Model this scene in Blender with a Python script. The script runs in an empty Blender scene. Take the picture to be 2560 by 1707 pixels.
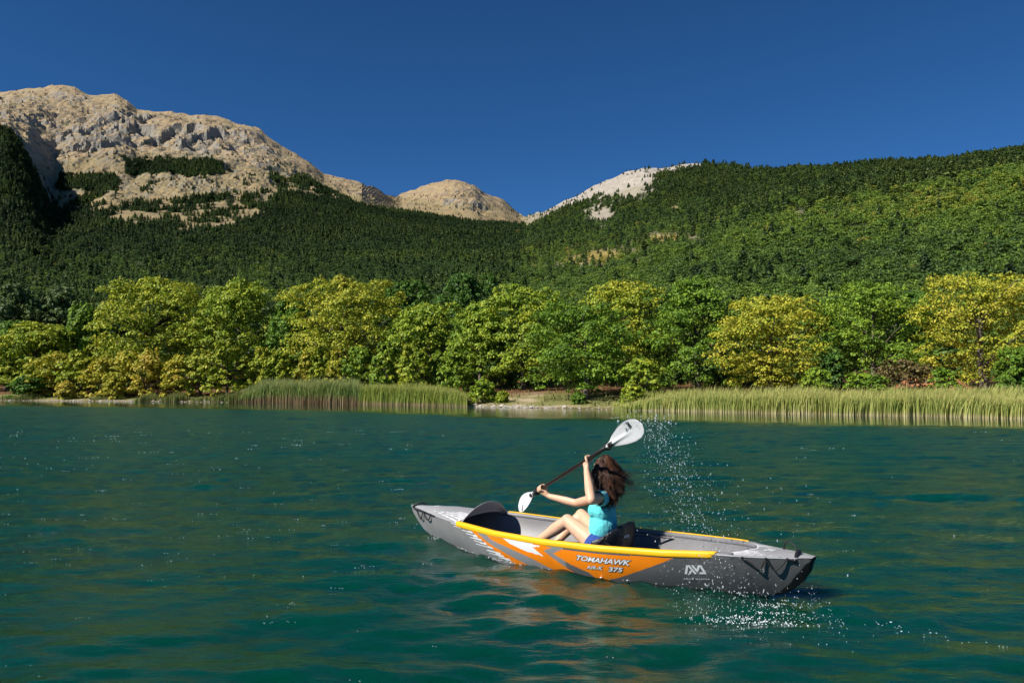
import bpy, bmesh, math, random
import numpy as np
from mathutils import Vector, Matrix

random.seed(7)
RNG = np.random.RandomState(7)
C = bpy.context.scene.collection
SC = bpy.context.scene

# ------------------------------------------------------------------ camera
CAM_H = 1.40
F_PX = 2009.0          # focal length in pixels of the 2560 px wide photograph
PITCH = math.atan((968 - 853.5) / F_PX)
cam_data = bpy.data.cameras.new('camera')
cam_data.sensor_width = 36.0
cam_data.lens = 36.0 * F_PX / 2560.0
cam_data.clip_start = 0.1
cam_data.clip_end = 30000.0
cam = bpy.data.objects.new('camera', cam_data)
cam.location = (0, 0, CAM_H)
cam.rotation_euler = (math.pi / 2 + PITCH, 0, 0)
C.objects.link(cam)
SC.camera = cam

# ------------------------------------------------------------------ light
SUN = Vector((-0.65, -0.38, 0.66)).normalized()      # direction towards the sun
elev = math.asin(SUN.z)
azim = math.atan2(SUN.x, SUN.y)
world = bpy.data.worlds.new('World')
SC.world = world
world.use_nodes = True
wn = world.node_tree
bg = wn.nodes['Background']
sky = wn.nodes.new('ShaderNodeTexSky')
sky.sky_type = 'NISHITA'
sky.sun_disc = False
sky.sun_elevation = elev
sky.sun_rotation = azim
sky.altitude = 3000
sky.air_density = 0.7
sky.dust_density = 0.0
sky.ozone_density = 5.0
pol = wn.nodes.new('ShaderNodeHueSaturation')       # the deep blue of a clear sky seen through a polarising filter
pol.inputs['Saturation'].default_value = 1.19
wn.links.new(sky.outputs[0], pol.inputs['Color'])
wn.links.new(pol.outputs[0], bg.inputs[0])
bg.inputs[1].default_value = 0.081
sun_data = bpy.data.lights.new('sun', 'SUN')
sun_data.energy = 5.0
sun_data.angle = math.radians(0.5)
sun_data.color = (1.0, 0.955, 0.88)
sun = bpy.data.objects.new('sun', sun_data)
sun.rotation_euler = SUN.to_track_quat('Z', 'Y').to_euler()
sun.location = (-30, -20, 40)
C.objects.link(sun)
SC.view_settings.view_transform = 'Standard'
SC.view_settings.look = 'None'
SC.view_settings.gamma = 1.0
SC.view_settings.exposure = 0.42
SC.view_settings.use_curve_mapping = False
SC.render.engine = 'CYCLES'
SC.cycles.max_bounces = 6
SC.cycles.transparent_max_bounces = 8
SC.cycles.caustics_reflective = False
SC.cycles.caustics_refractive = False

# ------------------------------------------------------------------ helpers
def tag(o, label=None, cat=None, group=None, kind=None):
    if label: o['label'] = label
    if cat: o['category'] = cat
    if group: o['group'] = group
    if kind: o['kind'] = kind
    return o

def mesh_np(name, verts, faces, mats=(), parent=None, smooth=False, mat_idx=None, link=True):
    """faces: an (n,k) array, or a list of lists"""
    me = bpy.data.meshes.new(name)
    verts = np.asarray(verts, dtype=np.float32).reshape(-1, 3)
    if isinstance(faces, np.ndarray) and faces.ndim == 2:
        n, k = faces.shape
        me.vertices.add(len(verts)); me.vertices.foreach_set('co', verts.ravel())
        me.loops.add(n * k); me.loops.foreach_set('vertex_index', faces.astype(np.int32).ravel())
        me.polygons.add(n)
        me.polygons.foreach_set('loop_start', np.arange(0, n * k, k, dtype=np.int32))
        me.polygons.foreach_set('loop_total', np.full(n, k, dtype=np.int32))
        me.update(calc_edges=True)
    else:
        me.from_pydata([tuple(map(float, v)) for v in verts], [], [list(map(int, f)) for f in faces])
    for m in mats: me.materials.append(m)
    if mat_idx is not None: me.polygons.foreach_set('material_index', np.asarray(mat_idx, dtype=np.int32))
    me.polygons.foreach_set('use_smooth', np.full(len(me.polygons), smooth, dtype=bool))
    me.update()
    o = bpy.data.objects.new(name, me)
    if link: C.objects.link(o)
    if parent is not None: o.parent = parent
    return o

def face_attr(o, name, values):
    a = o.data.attributes.new(name, 'FLOAT', 'FACE')
    a.data.foreach_set('value', np.asarray(values, dtype=np.float32))

def point_attr(o, name, values):
    a = o.data.attributes.new(name, 'FLOAT', 'POINT')
    a.data.foreach_set('value', np.asarray(values, dtype=np.float32))

def grid_faces(nr, nc, wrap=False):
    i, j = np.meshgrid(np.arange(nr - 1), np.arange(nc - (0 if wrap else 1)), indexing='ij')
    j2 = (j + 1) % nc
    return np.stack([i * nc + j, i * nc + j2, (i + 1) * nc + j2, (i + 1) * nc + j], -1).reshape(-1, 4)

def tube_geo(pts, r, seg=8, cap=True, flat=None):
    """swept tube along pts; r scalar or per point; flat=(a,b) elliptical"""
    P = np.asarray(pts, float); n = len(P)
    R = np.full(n, r, float) if np.isscalar(r) else np.asarray(r, float)
    T = np.gradient(P, axis=0); T /= np.linalg.norm(T, axis=1)[:, None] + 1e-12
    ref = np.array([0, 0, 1.0]) if abs(T[0][2]) < 0.9 else np.array([1.0, 0, 0])
    V = []
    A = np.cross(T[0], ref); A /= np.linalg.norm(A)
    for i in range(n):
        A = A - T[i] * (A @ T[i]); A /= np.linalg.norm(A)
        B = np.cross(T[i], A)
        for k in range(seg):
            a = 2 * math.pi * k / seg
            V.append(P[i] + (A * math.cos(a) * (flat[0] if flat else 1) + B * math.sin(a) * (flat[1] if flat else 1)) * R[i])
    Fc = [list(f) for f in grid_faces(n, seg, wrap=True)]
    if cap:
        Fc.append(list(range(seg))[::-1]); Fc.append([(n - 1) * seg + k for k in range(seg)])
    return np.array(V), Fc

def join_geo(parts):
    V = []; Fc = []; off = 0
    for v, f in parts:
        V.append(np.asarray(v, float).reshape(-1, 3)); Fc += [[int(i) + off for i in ff] for ff in f]; off += len(v)
    return np.concatenate(V), Fc

# --- noise
def _hash(ix, iy, seed):
    h = (ix.astype(np.int64) * 374761393 + iy.astype(np.int64) * 668265263 + seed * 1442695041) & 0xffffffff
    h = ((h ^ (h >> 13)) * 1274126177) & 0xffffffff
    h = (h ^ (h >> 16)) & 0xffffffff
    return h / 4294967295.0

def vnoise(x, y, seed=0):
    x = np.asarray(x, float); y = np.asarray(y, float)
    x, y = np.broadcast_arrays(x, y)
    ix = np.floor(x); iy = np.floor(y); fx = x - ix; fy = y - iy
    ux = fx * fx * fx * (fx * (fx * 6 - 15) + 10); uy = fy * fy * fy * (fy * (fy * 6 - 15) + 10)
    a = _hash(ix, iy, seed); b = _hash(ix + 1, iy, seed); c = _hash(ix, iy + 1, seed); d = _hash(ix + 1, iy + 1, seed)
    return ((a * (1 - ux) + b * ux) * (1 - uy) + (c * (1 - ux) + d * ux) * uy) * 2 - 1

def fbm(x, y, octv=5, seed=0, ridged=False, gain=0.5):
    s = 0; amp = 1; tot = 0; x = np.asarray(x, float); y = np.asarray(y, float)
    for k in range(octv):
        v = vnoise(x, y, seed + k * 17)
        if ridged: v = 1 - 2 * np.abs(v)
        s = s + v * amp; tot += amp; amp *= gain
        x, y = x * 1.9 + y * 0.55 + 3.1, y * 1.9 - x * 0.55 + 7.7
    return s / tot

def sstep(a, b, x):
    t = np.clip((np.asarray(x, float) - a) / (b - a), 0, 1)
    return t * t * (3 - 2 * t)

# --- materials
class NT:
    def __init__(self, name):
        self.m = bpy.data.materials.new(name); self.m.use_nodes = True
        self.t = self.m.node_tree; self.b = self.t.nodes['Principled BSDF']
        self.out = self.t.nodes['Material Output']
    def n(self, typ, **kw):
        nd = self.t.nodes.new(typ)
        for k, v in kw.items():
            if k.startswith('i_'):
                key = k[2:]
                key = int(key) if key.isdigit() else key.replace('_', ' ')
                nd.inputs[key].default_value = v
            else: setattr(nd, k, v)
        return nd
    def l(self, a, b): self.t.links.new(a, b)
    def ramp(self, fac, stops, interp='LINEAR'):
        r = self.t.nodes.new('ShaderNodeValToRGB'); cr = r.color_ramp; cr.interpolation = interp
        while len(cr.elements) < len(stops): cr.elements.new(0.5)
        for e, (p, c) in zip(cr.elements, stops):
            e.position = p; e.color = (*c, 1) if len(c) == 3 else c
        if fac is not None: self.l(fac, r.inputs[0])
        return r.outputs[0]
    def mix(self, fac, a, b, mode='MIX'):
        m = self.t.nodes.new('ShaderNodeMix'); m.data_type = 'RGBA'; m.blend_type = mode
        for sock, v in ((m.inputs[0], fac), (m.inputs[6], a), (m.inputs[7], b)):
            if hasattr(v, 'is_linked') or isinstance(v, bpy.types.NodeSocket): self.l(v, sock)
            elif isinstance(v, (int, float)): sock.default_value = v
            else: sock.default_value = (*v, 1) if len(v) == 3 else v
        return m.outputs[2]
    def math(self, op, a, b=None, c=None):
        m = self.t.nodes.new('ShaderNodeMath'); m.operation = op
        for i, v in enumerate((a, b, c)):
            if v is None: continue
            if isinstance(v, bpy.types.NodeSocket): self.l(v, m.inputs[i])
            else: m.inputs[i].default_value = v
        return m.outputs[0]
    def noise(self, scale, detail=4, rough=0.55, vec=None, dist=0.0):
        nd = self.n('ShaderNodeTexNoise'); nd.inputs['Scale'].default_value = scale
        nd.inputs['Detail'].default_value = detail; nd.inputs['Roughness'].default_value = rough
        nd.inputs['Distortion'].default_value = dist
        if vec is not None: self.l(vec, nd.inputs['Vector'])
        return nd.outputs['Fac']
    def pos(self): return self.n('ShaderNodeNewGeometry').outputs['Position']
    def obj(self): return self.n('ShaderNodeTexCoord').outputs['Object']
    def bump(self, h, strength=0.3, dist=0.02):
        b = self.n('ShaderNodeBump'); b.inputs['Strength'].default_value = strength; b.inputs['Distance'].default_value = dist
        self.l(h, b.inputs['Height']); self.l(b.outputs[0], self.b.inputs['Normal'])
    def base(self, s):
        if isinstance(s, bpy.types.NodeSocket): self.l(s, self.b.inputs['Base Color'])
        else: self.b.inputs['Base Color'].default_value = (*s, 1)

def simple(name, col, rough=0.5, var=0.12, scale=30, spec=0.5, bump=0.0, bdist=0.002, sheen=0):
    k = NT(name); v = k.obj()
    nz = k.noise(scale, 4, 0.6, v)
    dark = tuple(c * (1 - var) for c in col); lite = tuple(min(1, c * (1 + var)) for c in col)
    k.base(k.ramp(nz, [(0.3, dark), (0.7, lite)]))
    k.b.inputs['Roughness'].default_value = rough
    k.b.inputs['Specular IOR Level'].default_value = spec
    if bump: k.bump(nz, bump, bdist)
    if sheen: k.b.inputs['Sheen Weight'].default_value = sheen
    return k.m
# ================================================================== TERRAIN
# heights are worked out on a fan shaped grid that gets coarser with distance:
# column = bearing (x / y), row = distance y.
cP, sP = math.cos(PITCH), math.sin(PITCH)
def elev_of(py):                     # picture row of a landmark -> slope (z - CAM_H) / y
    b = -(np.asarray(py, float) - 853.5) / F_PX
    return (sP + cP * b) / (cP - b * sP)

BX = np.array([-6000, -2500, -700, 0, 250, 500, 750, 1000, 1250, 1500, 1750, 2000, 2250, 2560, 3200, 5500, 9000.])
SKYX = np.array([-6000, -2500, -900, -300, 0, 130, 165, 200, 272, 300, 327, 400, 468, 500, 577, 631, 697, 730, 762, 803, 816, 871, 925, 980, 1020, 1085, 1137, 1165, 1185, 1208,
                 1260, 1300, 1316, 1340, 1382, 1437, 1500, 1535, 1570, 1611, 1654, 1690, 1741, 1785, 1900, 2068, 2120, 2177, 2286, 2400, 2560, 3200, 5500, 9000.])
SKYY = np.array([560, 480, 380, 300, 234, 217, 219, 232, 236, 252, 280, 284, 296, 294, 316, 327, 370, 384, 403, 436, 441, 457, 473, 492, 480, 463, 450, 452, 458, 479,
                 505, 538, 543, 530, 512, 490, 462, 446, 428, 412, 416, 408, 402, 408, 414, 416, 412, 406, 400, 392, 372, 340, 460, 600.])
SHX = [-9000, -3000, -1000, 0, 640, 1280, 1920, 2560, 4500, 9000]
SHY = [190, 150, 104, 85, 74, 55.7, 43, 36, 27, 24]
def shore_y(bx): return np.interp(bx, SHX, SHY)
def levels(bx):
    """distance and picture row of each level for bearing bx (px of the photo)"""
    Y = []; E = []
    S = shore_y(bx)
    yA = np.interp(bx, [0, 2560], [260, 130]) ; pA = np.interp(bx, BX, [890, 880, 870, 860, 858, 852, 850, 848, 845, 838, 820, 800, 790, 780, 770, 800, 850])
    yB = np.interp(bx, [0, 1250, 1750, 2560], [700, 800, 480, 350]); pB = np.interp(bx, BX, [800, 760, 690, 690, 700, 705, 700, 690, 672, 640, 590, 520, 470, 432, 410, 560, 700])
    yC = np.interp(bx, [0, 1250, 2000, 2560], [1500, 1600, 1000, 750])
    pC = np.interp(bx, [-6000, -2500, -700, 0, 50, 90, 120, 250, 500, 750, 1000, 1250, 1500, 1750, 2000, 2250, 2560, 3200, 5500, 9000],
                   [650, 560, 300, 345, 395, 470, 520, 505, 515, 540, 575, 590, 560, 505, 452, 432, 402, 372, 500, 640])
    yD = np.interp(bx, [0, 700, 900, 1000, 1300, 1350, 1600, 2000, 2560], [2600, 2500, 2500, 3200, 3300, 2300, 1900, 1500, 1150])
    pD = np.interp(bx, SKYX, SKYY)
    # small wooded cover makes the skyline a little higher on the right: keep ground lower there
    pD = pD + np.interp(bx, [1300, 1340, 1440, 1500, 1640, 1780, 1900, 2560], [0, 4, 4, 0, 0, 8, 11, 15])
    pC = np.maximum(pC, pD + 6)
    pB = np.maximum(pB, pC + 6)
    return S, (yA, pA), (yB, pB), (yC, pC), (yD, pD)

NC, NR = 620, 470
tcol = np.concatenate([np.linspace(-4.5, -0.86, 40)[:-1], np.linspace(-0.86, 0.86, NC - 78), np.linspace(0.86, 4.5, 40)[1:]])
bxc = 1280 + F_PX * tcol
S, LA, LB, LC, LD = levels(bxc)
# rows: parameter s, several bands
nb = [14, 30, 26, 70, 120, 170, 40]
rows_Y = []; rows_Z = []
def e2z(Y, p): return CAM_H + elev_of(p) * Y
key = [(S - 6, np.full_like(S, -1.2)), (S, np.full_like(S, -0.02)), (S + 12, np.full_like(S, 1.15)), (LA[0], None), (LB[0], None), (LC[0], None), (LD[0], None), (LD[0] * 1.6, None)]
pk = [None, None, None, LA[1], LB[1], LC[1], LD[1], None]
E_ = []
for (Y, Z), p in zip(key, pk):
    if Z is not None: E_.append((Z - CAM_H) / Y)
    elif p is not None: E_.append(elev_of(p))
    else: E_.append(elev_of(LD[1]) * 0.45)
for b in range(7):
    Y0, Y1 = key[b][0], key[b + 1][0]; e0, e1 = E_[b], E_[b + 1]
    z0, z1 = CAM_H + e0 * Y0, CAM_H + e1 * Y1
    ts = np.linspace(0, 1, nb[b], endpoint=(b == 6))
    for t in ts:
        Y = Y0 * (Y1 / Y0) ** t
        if b < 3: tt = (Y - Y0) / (Y1 - Y0); z = z0 + (z1 - z0) * tt
        else: z = CAM_H + Y * (e0 + (e1 - e0) * t)
        rows_Y.append(Y); rows_Z.append(z)
TY = np.array(rows_Y); TZ = np.array(rows_Z); NR = len(TY)
TX = TY * tcol[None, :]
# soften the knees between the levels
for _ in range(4):
    k = TZ.copy(); k[46:-42] = (TZ[45:-43] + TZ[46:-42] * 2 + TZ[47:-41]) / 4; TZ = k
BXG = np.broadcast_to(bxc[None, :], TY.shape)
far = sstep(500, 1400, TY)
dshore = TY - S[None, :]
# how rocky: 1 on the bare upper mountains
PYG = 853.5 - F_PX * ((TZ - CAM_H) * cP - TY * sP) / (TY * cP + (TZ - CAM_H) * sP)
# relief
TZ = TZ + sstep(2, 40, dshore) * (1 - far) * fbm(TX / 26, TY / 26, 4, 3) * 0.9 * sstep(0, 60, dshore)
TZ = TZ + sstep(150, 500, TY) * fbm(TX / 170, TY / 170, 4, 5) * TY * 0.008
LFT = 1 - sstep(1280, 1380, BXG)
rocky = far * (LFT * sstep(545, 470, PYG) + (1 - LFT) * sstep(560, 480, PYG) * 0.4)
edge = 1 - 0.75 * sstep(-30, 0, -(PYG - np.interp(BXG, SKYX, SKYY)) )       # keep the skyline itself near its place
# bedding: tilted benches across the left mountain
wx = TX + fbm(TX / 120, TY / 120, 4, 11) * 70; wy = TY + fbm(TX / 120, TY / 120, 4, 12) * 70
bed = (TZ + wx * 0.30 + fbm(TX / 200, TY / 200, 3, 13) * 60) / 34.0
saw = bed - np.floor(bed)
bench = np.where(saw < 0.72, saw / 0.72, (1 - saw) / 0.28)
bm = np.clip(sstep(-0.12, 0.35, fbm(TX / 210 + 9, TY / 300, 3, 21)), 0.12, 1)
TZ = TZ + rocky * edge * (bench - 0.5) * 15 * bm
bed2 = bed * 3.3 + fbm(TX / 40, TY / 40, 3, 14) * .5; s2 = bed2 - np.floor(bed2)
TZ = TZ + rocky * edge * (np.where(s2 < .6, s2 / .6, (1 - s2) / .4) - .5) * 6.0 * np.clip(sstep(-.2, .3, fbm(TX / 90, TY / 130, 3, 22)), .1, 1)
# buttresses: steep towers dropping to the right
bt = fbm(wx / 95, wy / 170, 5, 31, ridged=True)
cl = sstep(0.05, 0.42, bt) - 0.35
zone = sstep(0.35, 0.9, np.exp(-((BXG - 370) / 300.0) ** 2) * np.exp(-((PYG - 345) / 58.0) ** 2) * 1.7 + np.exp(-((BXG - 1150) / 70.0) ** 2 - ((PYG - 520) / 22.0) ** 2) * 1.6 + 0.12)
zone = zone * sstep(-.15, .25, fbm(TX / 130 + 4, TY / 200, 3, 33))
TZ = TZ + far * LFT * edge * zone * cl * 25
TZ = TZ + rocky * edge * (fbm(TX / 60, TY / 60, 5, 41, ridged=True, gain=.62) * 9 + fbm(TX / 19, TY / 19, 4, 45, ridged=True, gain=.65) * 6.0)
gul = fbm(wx / 70, wy / 420, 4, 51, ridged=True)
TZ = TZ + rocky * edge * gul * 9
TZ[0] = -1.2
PYG = 853.5 - F_PX * ((TZ - CAM_H) * cP - TY * sP) / (TY * cP + (TZ - CAM_H) * sP)

# ---- where the woods stand, told by bearing and elevation of the slopes
def density(bx, py, X, Y):
    bx = np.asarray(bx, float); py = np.asarray(py, float)
    cl = fbm(X / 55.0, Y / 90.0, 4, 61) * 0.5 + 0.5
    cl2 = fbm(X / 22.0, Y / 40.0, 3, 62) * 0.5 + 0.5
    left = bx < 1312
    L = np.interp(bx, [110, 300, 500, 600, 700, 800, 870, 960, 1100, 1190, 1310], [532, 560, 585, 560, 515, 498, 506, 527, 548, 562, 560])
    T = np.interp(bx, [110, 200, 280, 540, 600, 640, 700, 760, 800, 870, 960, 1100, 1190, 1310], [440, 412, 402, 404, 430, 440, 424, 440, 466, 500, 521, 541, 555, 557])
    mid = np.clip((py - T) / np.maximum(L - T, 1), 0, 1)
    thr = 0.62 - 0.20 * mid - 0.12 * sstep(560, 700, bx)
    patchy = sstep(thr - 0.05, thr + 0.15, cl * 0.45 + cl2 * 0.55)
    T = T + (cl2 - .5) * 26 * (bx < 700)
    belt = ((bx + (cl - .5) * 60 > 285) & (bx + (cl2 - .5) * 90 < 548) & (py < 436 + (bx - 275) * 0.02 + (cl - .5) * 36) & (py > T)) | ((bx > 108) & (bx < 275) & (py > 440) & (py < 478) & (bx > 130))
    dL = np.where(py > L, 1.0, np.where(py > T, np.where(belt, 1.0, patchy), 0.006 + 0.02 * (py > T - 45)))
    sh = np.interp(bx, [-700, 0, 40, 80, 108, 112], [250, 322, 372, 445, 510, 540])
    dL = np.where(bx < 112, np.where(py > sh, 1.0, dL), dL)
    R = np.interp(bx, [1312, 1350, 1420, 1460, 1540, 1650, 1760, 1800], [574, 552, 515, 508, 466, 440, 415, 300])
    rockz = np.exp(-((bx - 1560) / 120.0) ** 2 - ((py - 470) / 45.0) ** 2) + 0.8 * np.exp(-((bx - 1500) / 60.0) ** 2 - ((py - 545) / 30.0) ** 2) + 0.45 * np.exp(-((bx - 1850) / 110.0) ** 2 - ((py - 440) / 26.0) ** 2) + 0.5 * np.exp(-((bx - 1395) / 35.0) ** 2 - ((py - 570) / 10.0) ** 2)
    cl3 = fbm(X / 9.0, Y / 15.0, 3, 63) * 0.5 + 0.5
    pr = sstep(0.30, 0.60, cl3 * 0.55 + cl * 0.25 + 0.52 - 0.76 * rockz)
    dR = np.where(py > R, pr, 0.10 * pr)
    clr = 0
    for (cx, cy, rx, ry, k) in ((1500, 642, 95, 24, .85), (1430, 652, 45, 14, .8), (1665, 598, 75, 17, .75), (1990, 540, 26, 16, .6), (1690, 524, 18, 8, 1), (1950, 485, 26, 8, 1), (1340, 664, 18, 8, 1), (2040, 447, 26, 7, 1)):
        clr = np.maximum(clr, k * np.exp(-(((bx - cx) / rx) ** 2 + ((py - cy) / ry) ** 2) * 1.2))
    dR = dR * (1 - np.clip(clr * 1.15, 0, 0.96))
    return np.where(left, dL, dR), clr

dens, clear = density(BXG, PYG, TX, TY)
dens = dens * sstep(20, 60, dshore)
litter = sstep(3.0, 8.0, dshore - 4.5 * np.exp(-((BXG - 1400) / 260.0) ** 2) + fbm(TX / 5, TY / 5, 3, 71) * 3) * (1 - sstep(60, 200, dshore))
verts = np.stack([TX, TY, TZ], -1).reshape(-1, 3)

def terrain_mat():
    k = NT('terrain')
    p = k.pos()
    at = lambda nm: k.n('ShaderNodeAttribute', attribute_name=nm).outputs['Fac']
    sep = k.n('ShaderNodeSeparateXYZ'); k.l(p, sep.inputs[0])
    nrm = k.n('ShaderNodeSeparateXYZ'); k.l(k.n('ShaderNodeNewGeometry').outputs['Normal'], nrm.inputs[0])
    n1 = k.noise(0.011, 6, 0.62, p, 0.6)
    n2 = k.noise(0.06, 5, 0.65, p, 0.4)
    n3 = k.noise(0.35, 4, 0.6, p)
    grass = k.ramp(n1, [(0.30, (0.26, 0.175, 0.085)), (0.45, (0.345, 0.24, 0.12)), (0.58, (0.38, 0.275, 0.14)), (0.72, (0.28, 0.235, 0.08))])
    grass = k.mix(k.math('MULTIPLY', n2, 0.5), grass, (0.38, 0.31, 0.21))
    mps = k.n('ShaderNodeMapping'); mps.inputs['Rotation'].default_value = (0, 0.29, 0); mps.inputs['Scale'].default_value = (.012, .012, .16); k.l(p, mps.inputs[0])
    strata = k.noise(1.0, 5, .7, mps.outputs[0], .5)
    grass = k.mix(k.ramp(strata, [(.50, (0, 0, 0)), (.60, (.75, .75, .75)), (.66, (0, 0, 0))]), grass, (.17, .155, .135))
    rock = k.ramp(k.math('ADD', k.math('MULTIPLY', n2, .6), k.math('MULTIPLY', strata, .4)), [(0.3, (0.15, 0.138, 0.122)), (0.5, (0.26, 0.235, 0.195)), (0.72, (0.37, 0.335, 0.275))])
    steep = k.ramp(k.math('ADD', nrm.outputs['Z'], k.math('MULTIPLY', k.math('SUBTRACT', n2, 0.5), 0.42)), [(0.50, (1, 1, 1)), (0.68, (0, 0, 0))])
    mount = k.mix(steep, grass, rock)
    # pale limestone on the right hand summit
    rt = k.ramp(k.math('DIVIDE', sep.outputs['X'], sep.outputs['Y']), [(0.0, (0, 0, 0)), (0.012, (0, 0, 0)), (0.035, (1, 1, 1))])
    pale = k.ramp(n2, [(0.3, (0.28, 0.235, 0.18)), (0.6, (0.40, 0.36, 0.31)), (0.8, (0.48, 0.45, 0.41))])
    mount = k.mix(rt, mount, pale)
    gold = k.ramp(n2, [(0.3, (0.20, 0.17, 0.045)), (0.6, (0.34, 0.24, 0.07)), (0.8, (0.42, 0.25, 0.10))])
    mount = k.mix(k.math('MINIMUM', k.math('MULTIPLY', at('clearing'), 1.6), 1.0), mount, gold)
    scrub = k.ramp(k.math('ADD', k.math('MULTIPLY', at('belowline'), 0.8), k.math('MULTIPLY', n3, 0.5)), [(0.52, (0, 0, 0)), (0.66, (1, 1, 1))])
    mount = k.mix(k.math('MULTIPLY', scrub, 0.30), mount, (0.16, 0.14, 0.045))
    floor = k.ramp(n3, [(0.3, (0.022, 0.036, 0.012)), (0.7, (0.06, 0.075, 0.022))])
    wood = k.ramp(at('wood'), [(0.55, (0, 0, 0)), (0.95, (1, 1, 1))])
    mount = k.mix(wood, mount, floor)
    # shore
    m1 = k.noise(0.45, 5, 0.6, p); m2 = k.noise(3.2, 5, 0.7, p)
    sand = k.ramp(m2, [(0.25, (0.27, 0.20, 0.12)), (0.55, (0.42, 0.33, 0.21)), (0.8, (0.56, 0.48, 0.35))])
    turf = k.ramp(m2, [(0.3, (0.12, 0.13, 0.035)), (0.7, (0.26, 0.24, 0.09))])
    gm = k.ramp(k.math('ADD', m1, k.math('MULTIPLY', at('green'), 0.35)), [(0.52, (0, 0, 0)), (0.66, (1, 1, 1))])
    shore = k.mix(gm, sand, turf)
    leafl = k.ramp(m2, [(0.3, (0.07, 0.035, 0.018)), (0.7, (0.20, 0.10, 0.045))])
    shore = k.mix(at('litter'), shore, leafl)
    red = k.math('MULTIPLY', at('earth'), 1.0)
    shore = k.mix(red, shore, k.ramp(m2, [(0.3, (0.33, 0.13, 0.06)), (0.7, (0.52, 0.23, 0.11))]))
    wet = k.ramp(sep.outputs['Z'], [(0.0, (0.45, 0.42, 0.38)), (0.02, (1, 1, 1))])
    zmul = k.n('ShaderNodeMapRange'); zmul.inputs[1].default_value = 0.0; zmul.inputs[2].default_value = 0.14
    k.l(sep.outputs['Z'], zmul.inputs[0])
    shore = k.mix(zmul.outputs[0], k.mix(1.0, shore, (0.5, 0.47, 0.42), 'MULTIPLY'), shore)
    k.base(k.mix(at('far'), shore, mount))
    k.b.inputs['Roughness'].default_value = 0.95
    k.b.inputs['Specular IOR Level'].default_value = 0.15
    hb = k.math('ADD', k.math('MULTIPLY', n2, 6.0), k.math('MULTIPLY', n3, 1.5))
    k.bump(k.math('MULTIPLY', hb, at('far')), 0.9, 1.0)
    return k.m

ter = mesh_np('hills', verts, grid_faces(NR, len(tcol))[:, ::1], [terrain_mat()], smooth=True)
# the bank below the shore trees is bare orange earth
earth = np.exp(-(((TX - 25.6) / 1.7) ** 2 + ((TY - 49.0) / 2.6) ** 2)) * 1.5
TZ2 = TZ + np.clip(earth, 0, 1) * 1.0
verts[:, 2] = TZ2.reshape(-1)
ter.data.vertices.foreach_set('co', verts.astype(np.float32).ravel()); TZ = TZ2
_sm = (sstep(300, 700, TY)[:-1, :-1] < .5).ravel(); ter.data.polygons.foreach_set('use_smooth', _sm)   # broken rock keeps its facets
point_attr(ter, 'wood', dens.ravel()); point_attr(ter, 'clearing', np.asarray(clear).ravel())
point_attr(ter, 'litter', litter.ravel()); point_attr(ter, 'earth', np.clip(earth * 1.3, 0, 1).ravel())
point_attr(ter, 'far', sstep(90, 220, dshore).ravel())
point_attr(ter, 'green', (sstep(0.8, 3.0, dshore) * (1 - np.exp(-((BXG - 1290) / 130.0) ** 2)) + 0.25).ravel())
T_ = np.interp(BXG, [110, 200, 280, 540, 600, 640, 700, 760, 800, 870, 1300, 1320, 1800], [430, 412, 402, 404, 430, 440, 424, 440, 466, 505, 540, 560, 430])
point_attr(ter, 'belowline', sstep(-45, 10, PYG - T_).ravel())
tag(ter, kind='structure')

def ground_z(x, y):
    """height of the terrain at world x, y (near part of the fan)"""
    t = x / y; j = int(np.clip(np.searchsorted(tcol, t), 1, len(tcol) - 1))
    out = []
    for jj in (j - 1, j):
        out.append(np.interp(y, TY[:, jj], TZ[:, jj]))
    w = (t - tcol[j - 1]) / (tcol[j] - tcol[j - 1])
    return float(out[0] * (1 - w) + out[1] * w)

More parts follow.
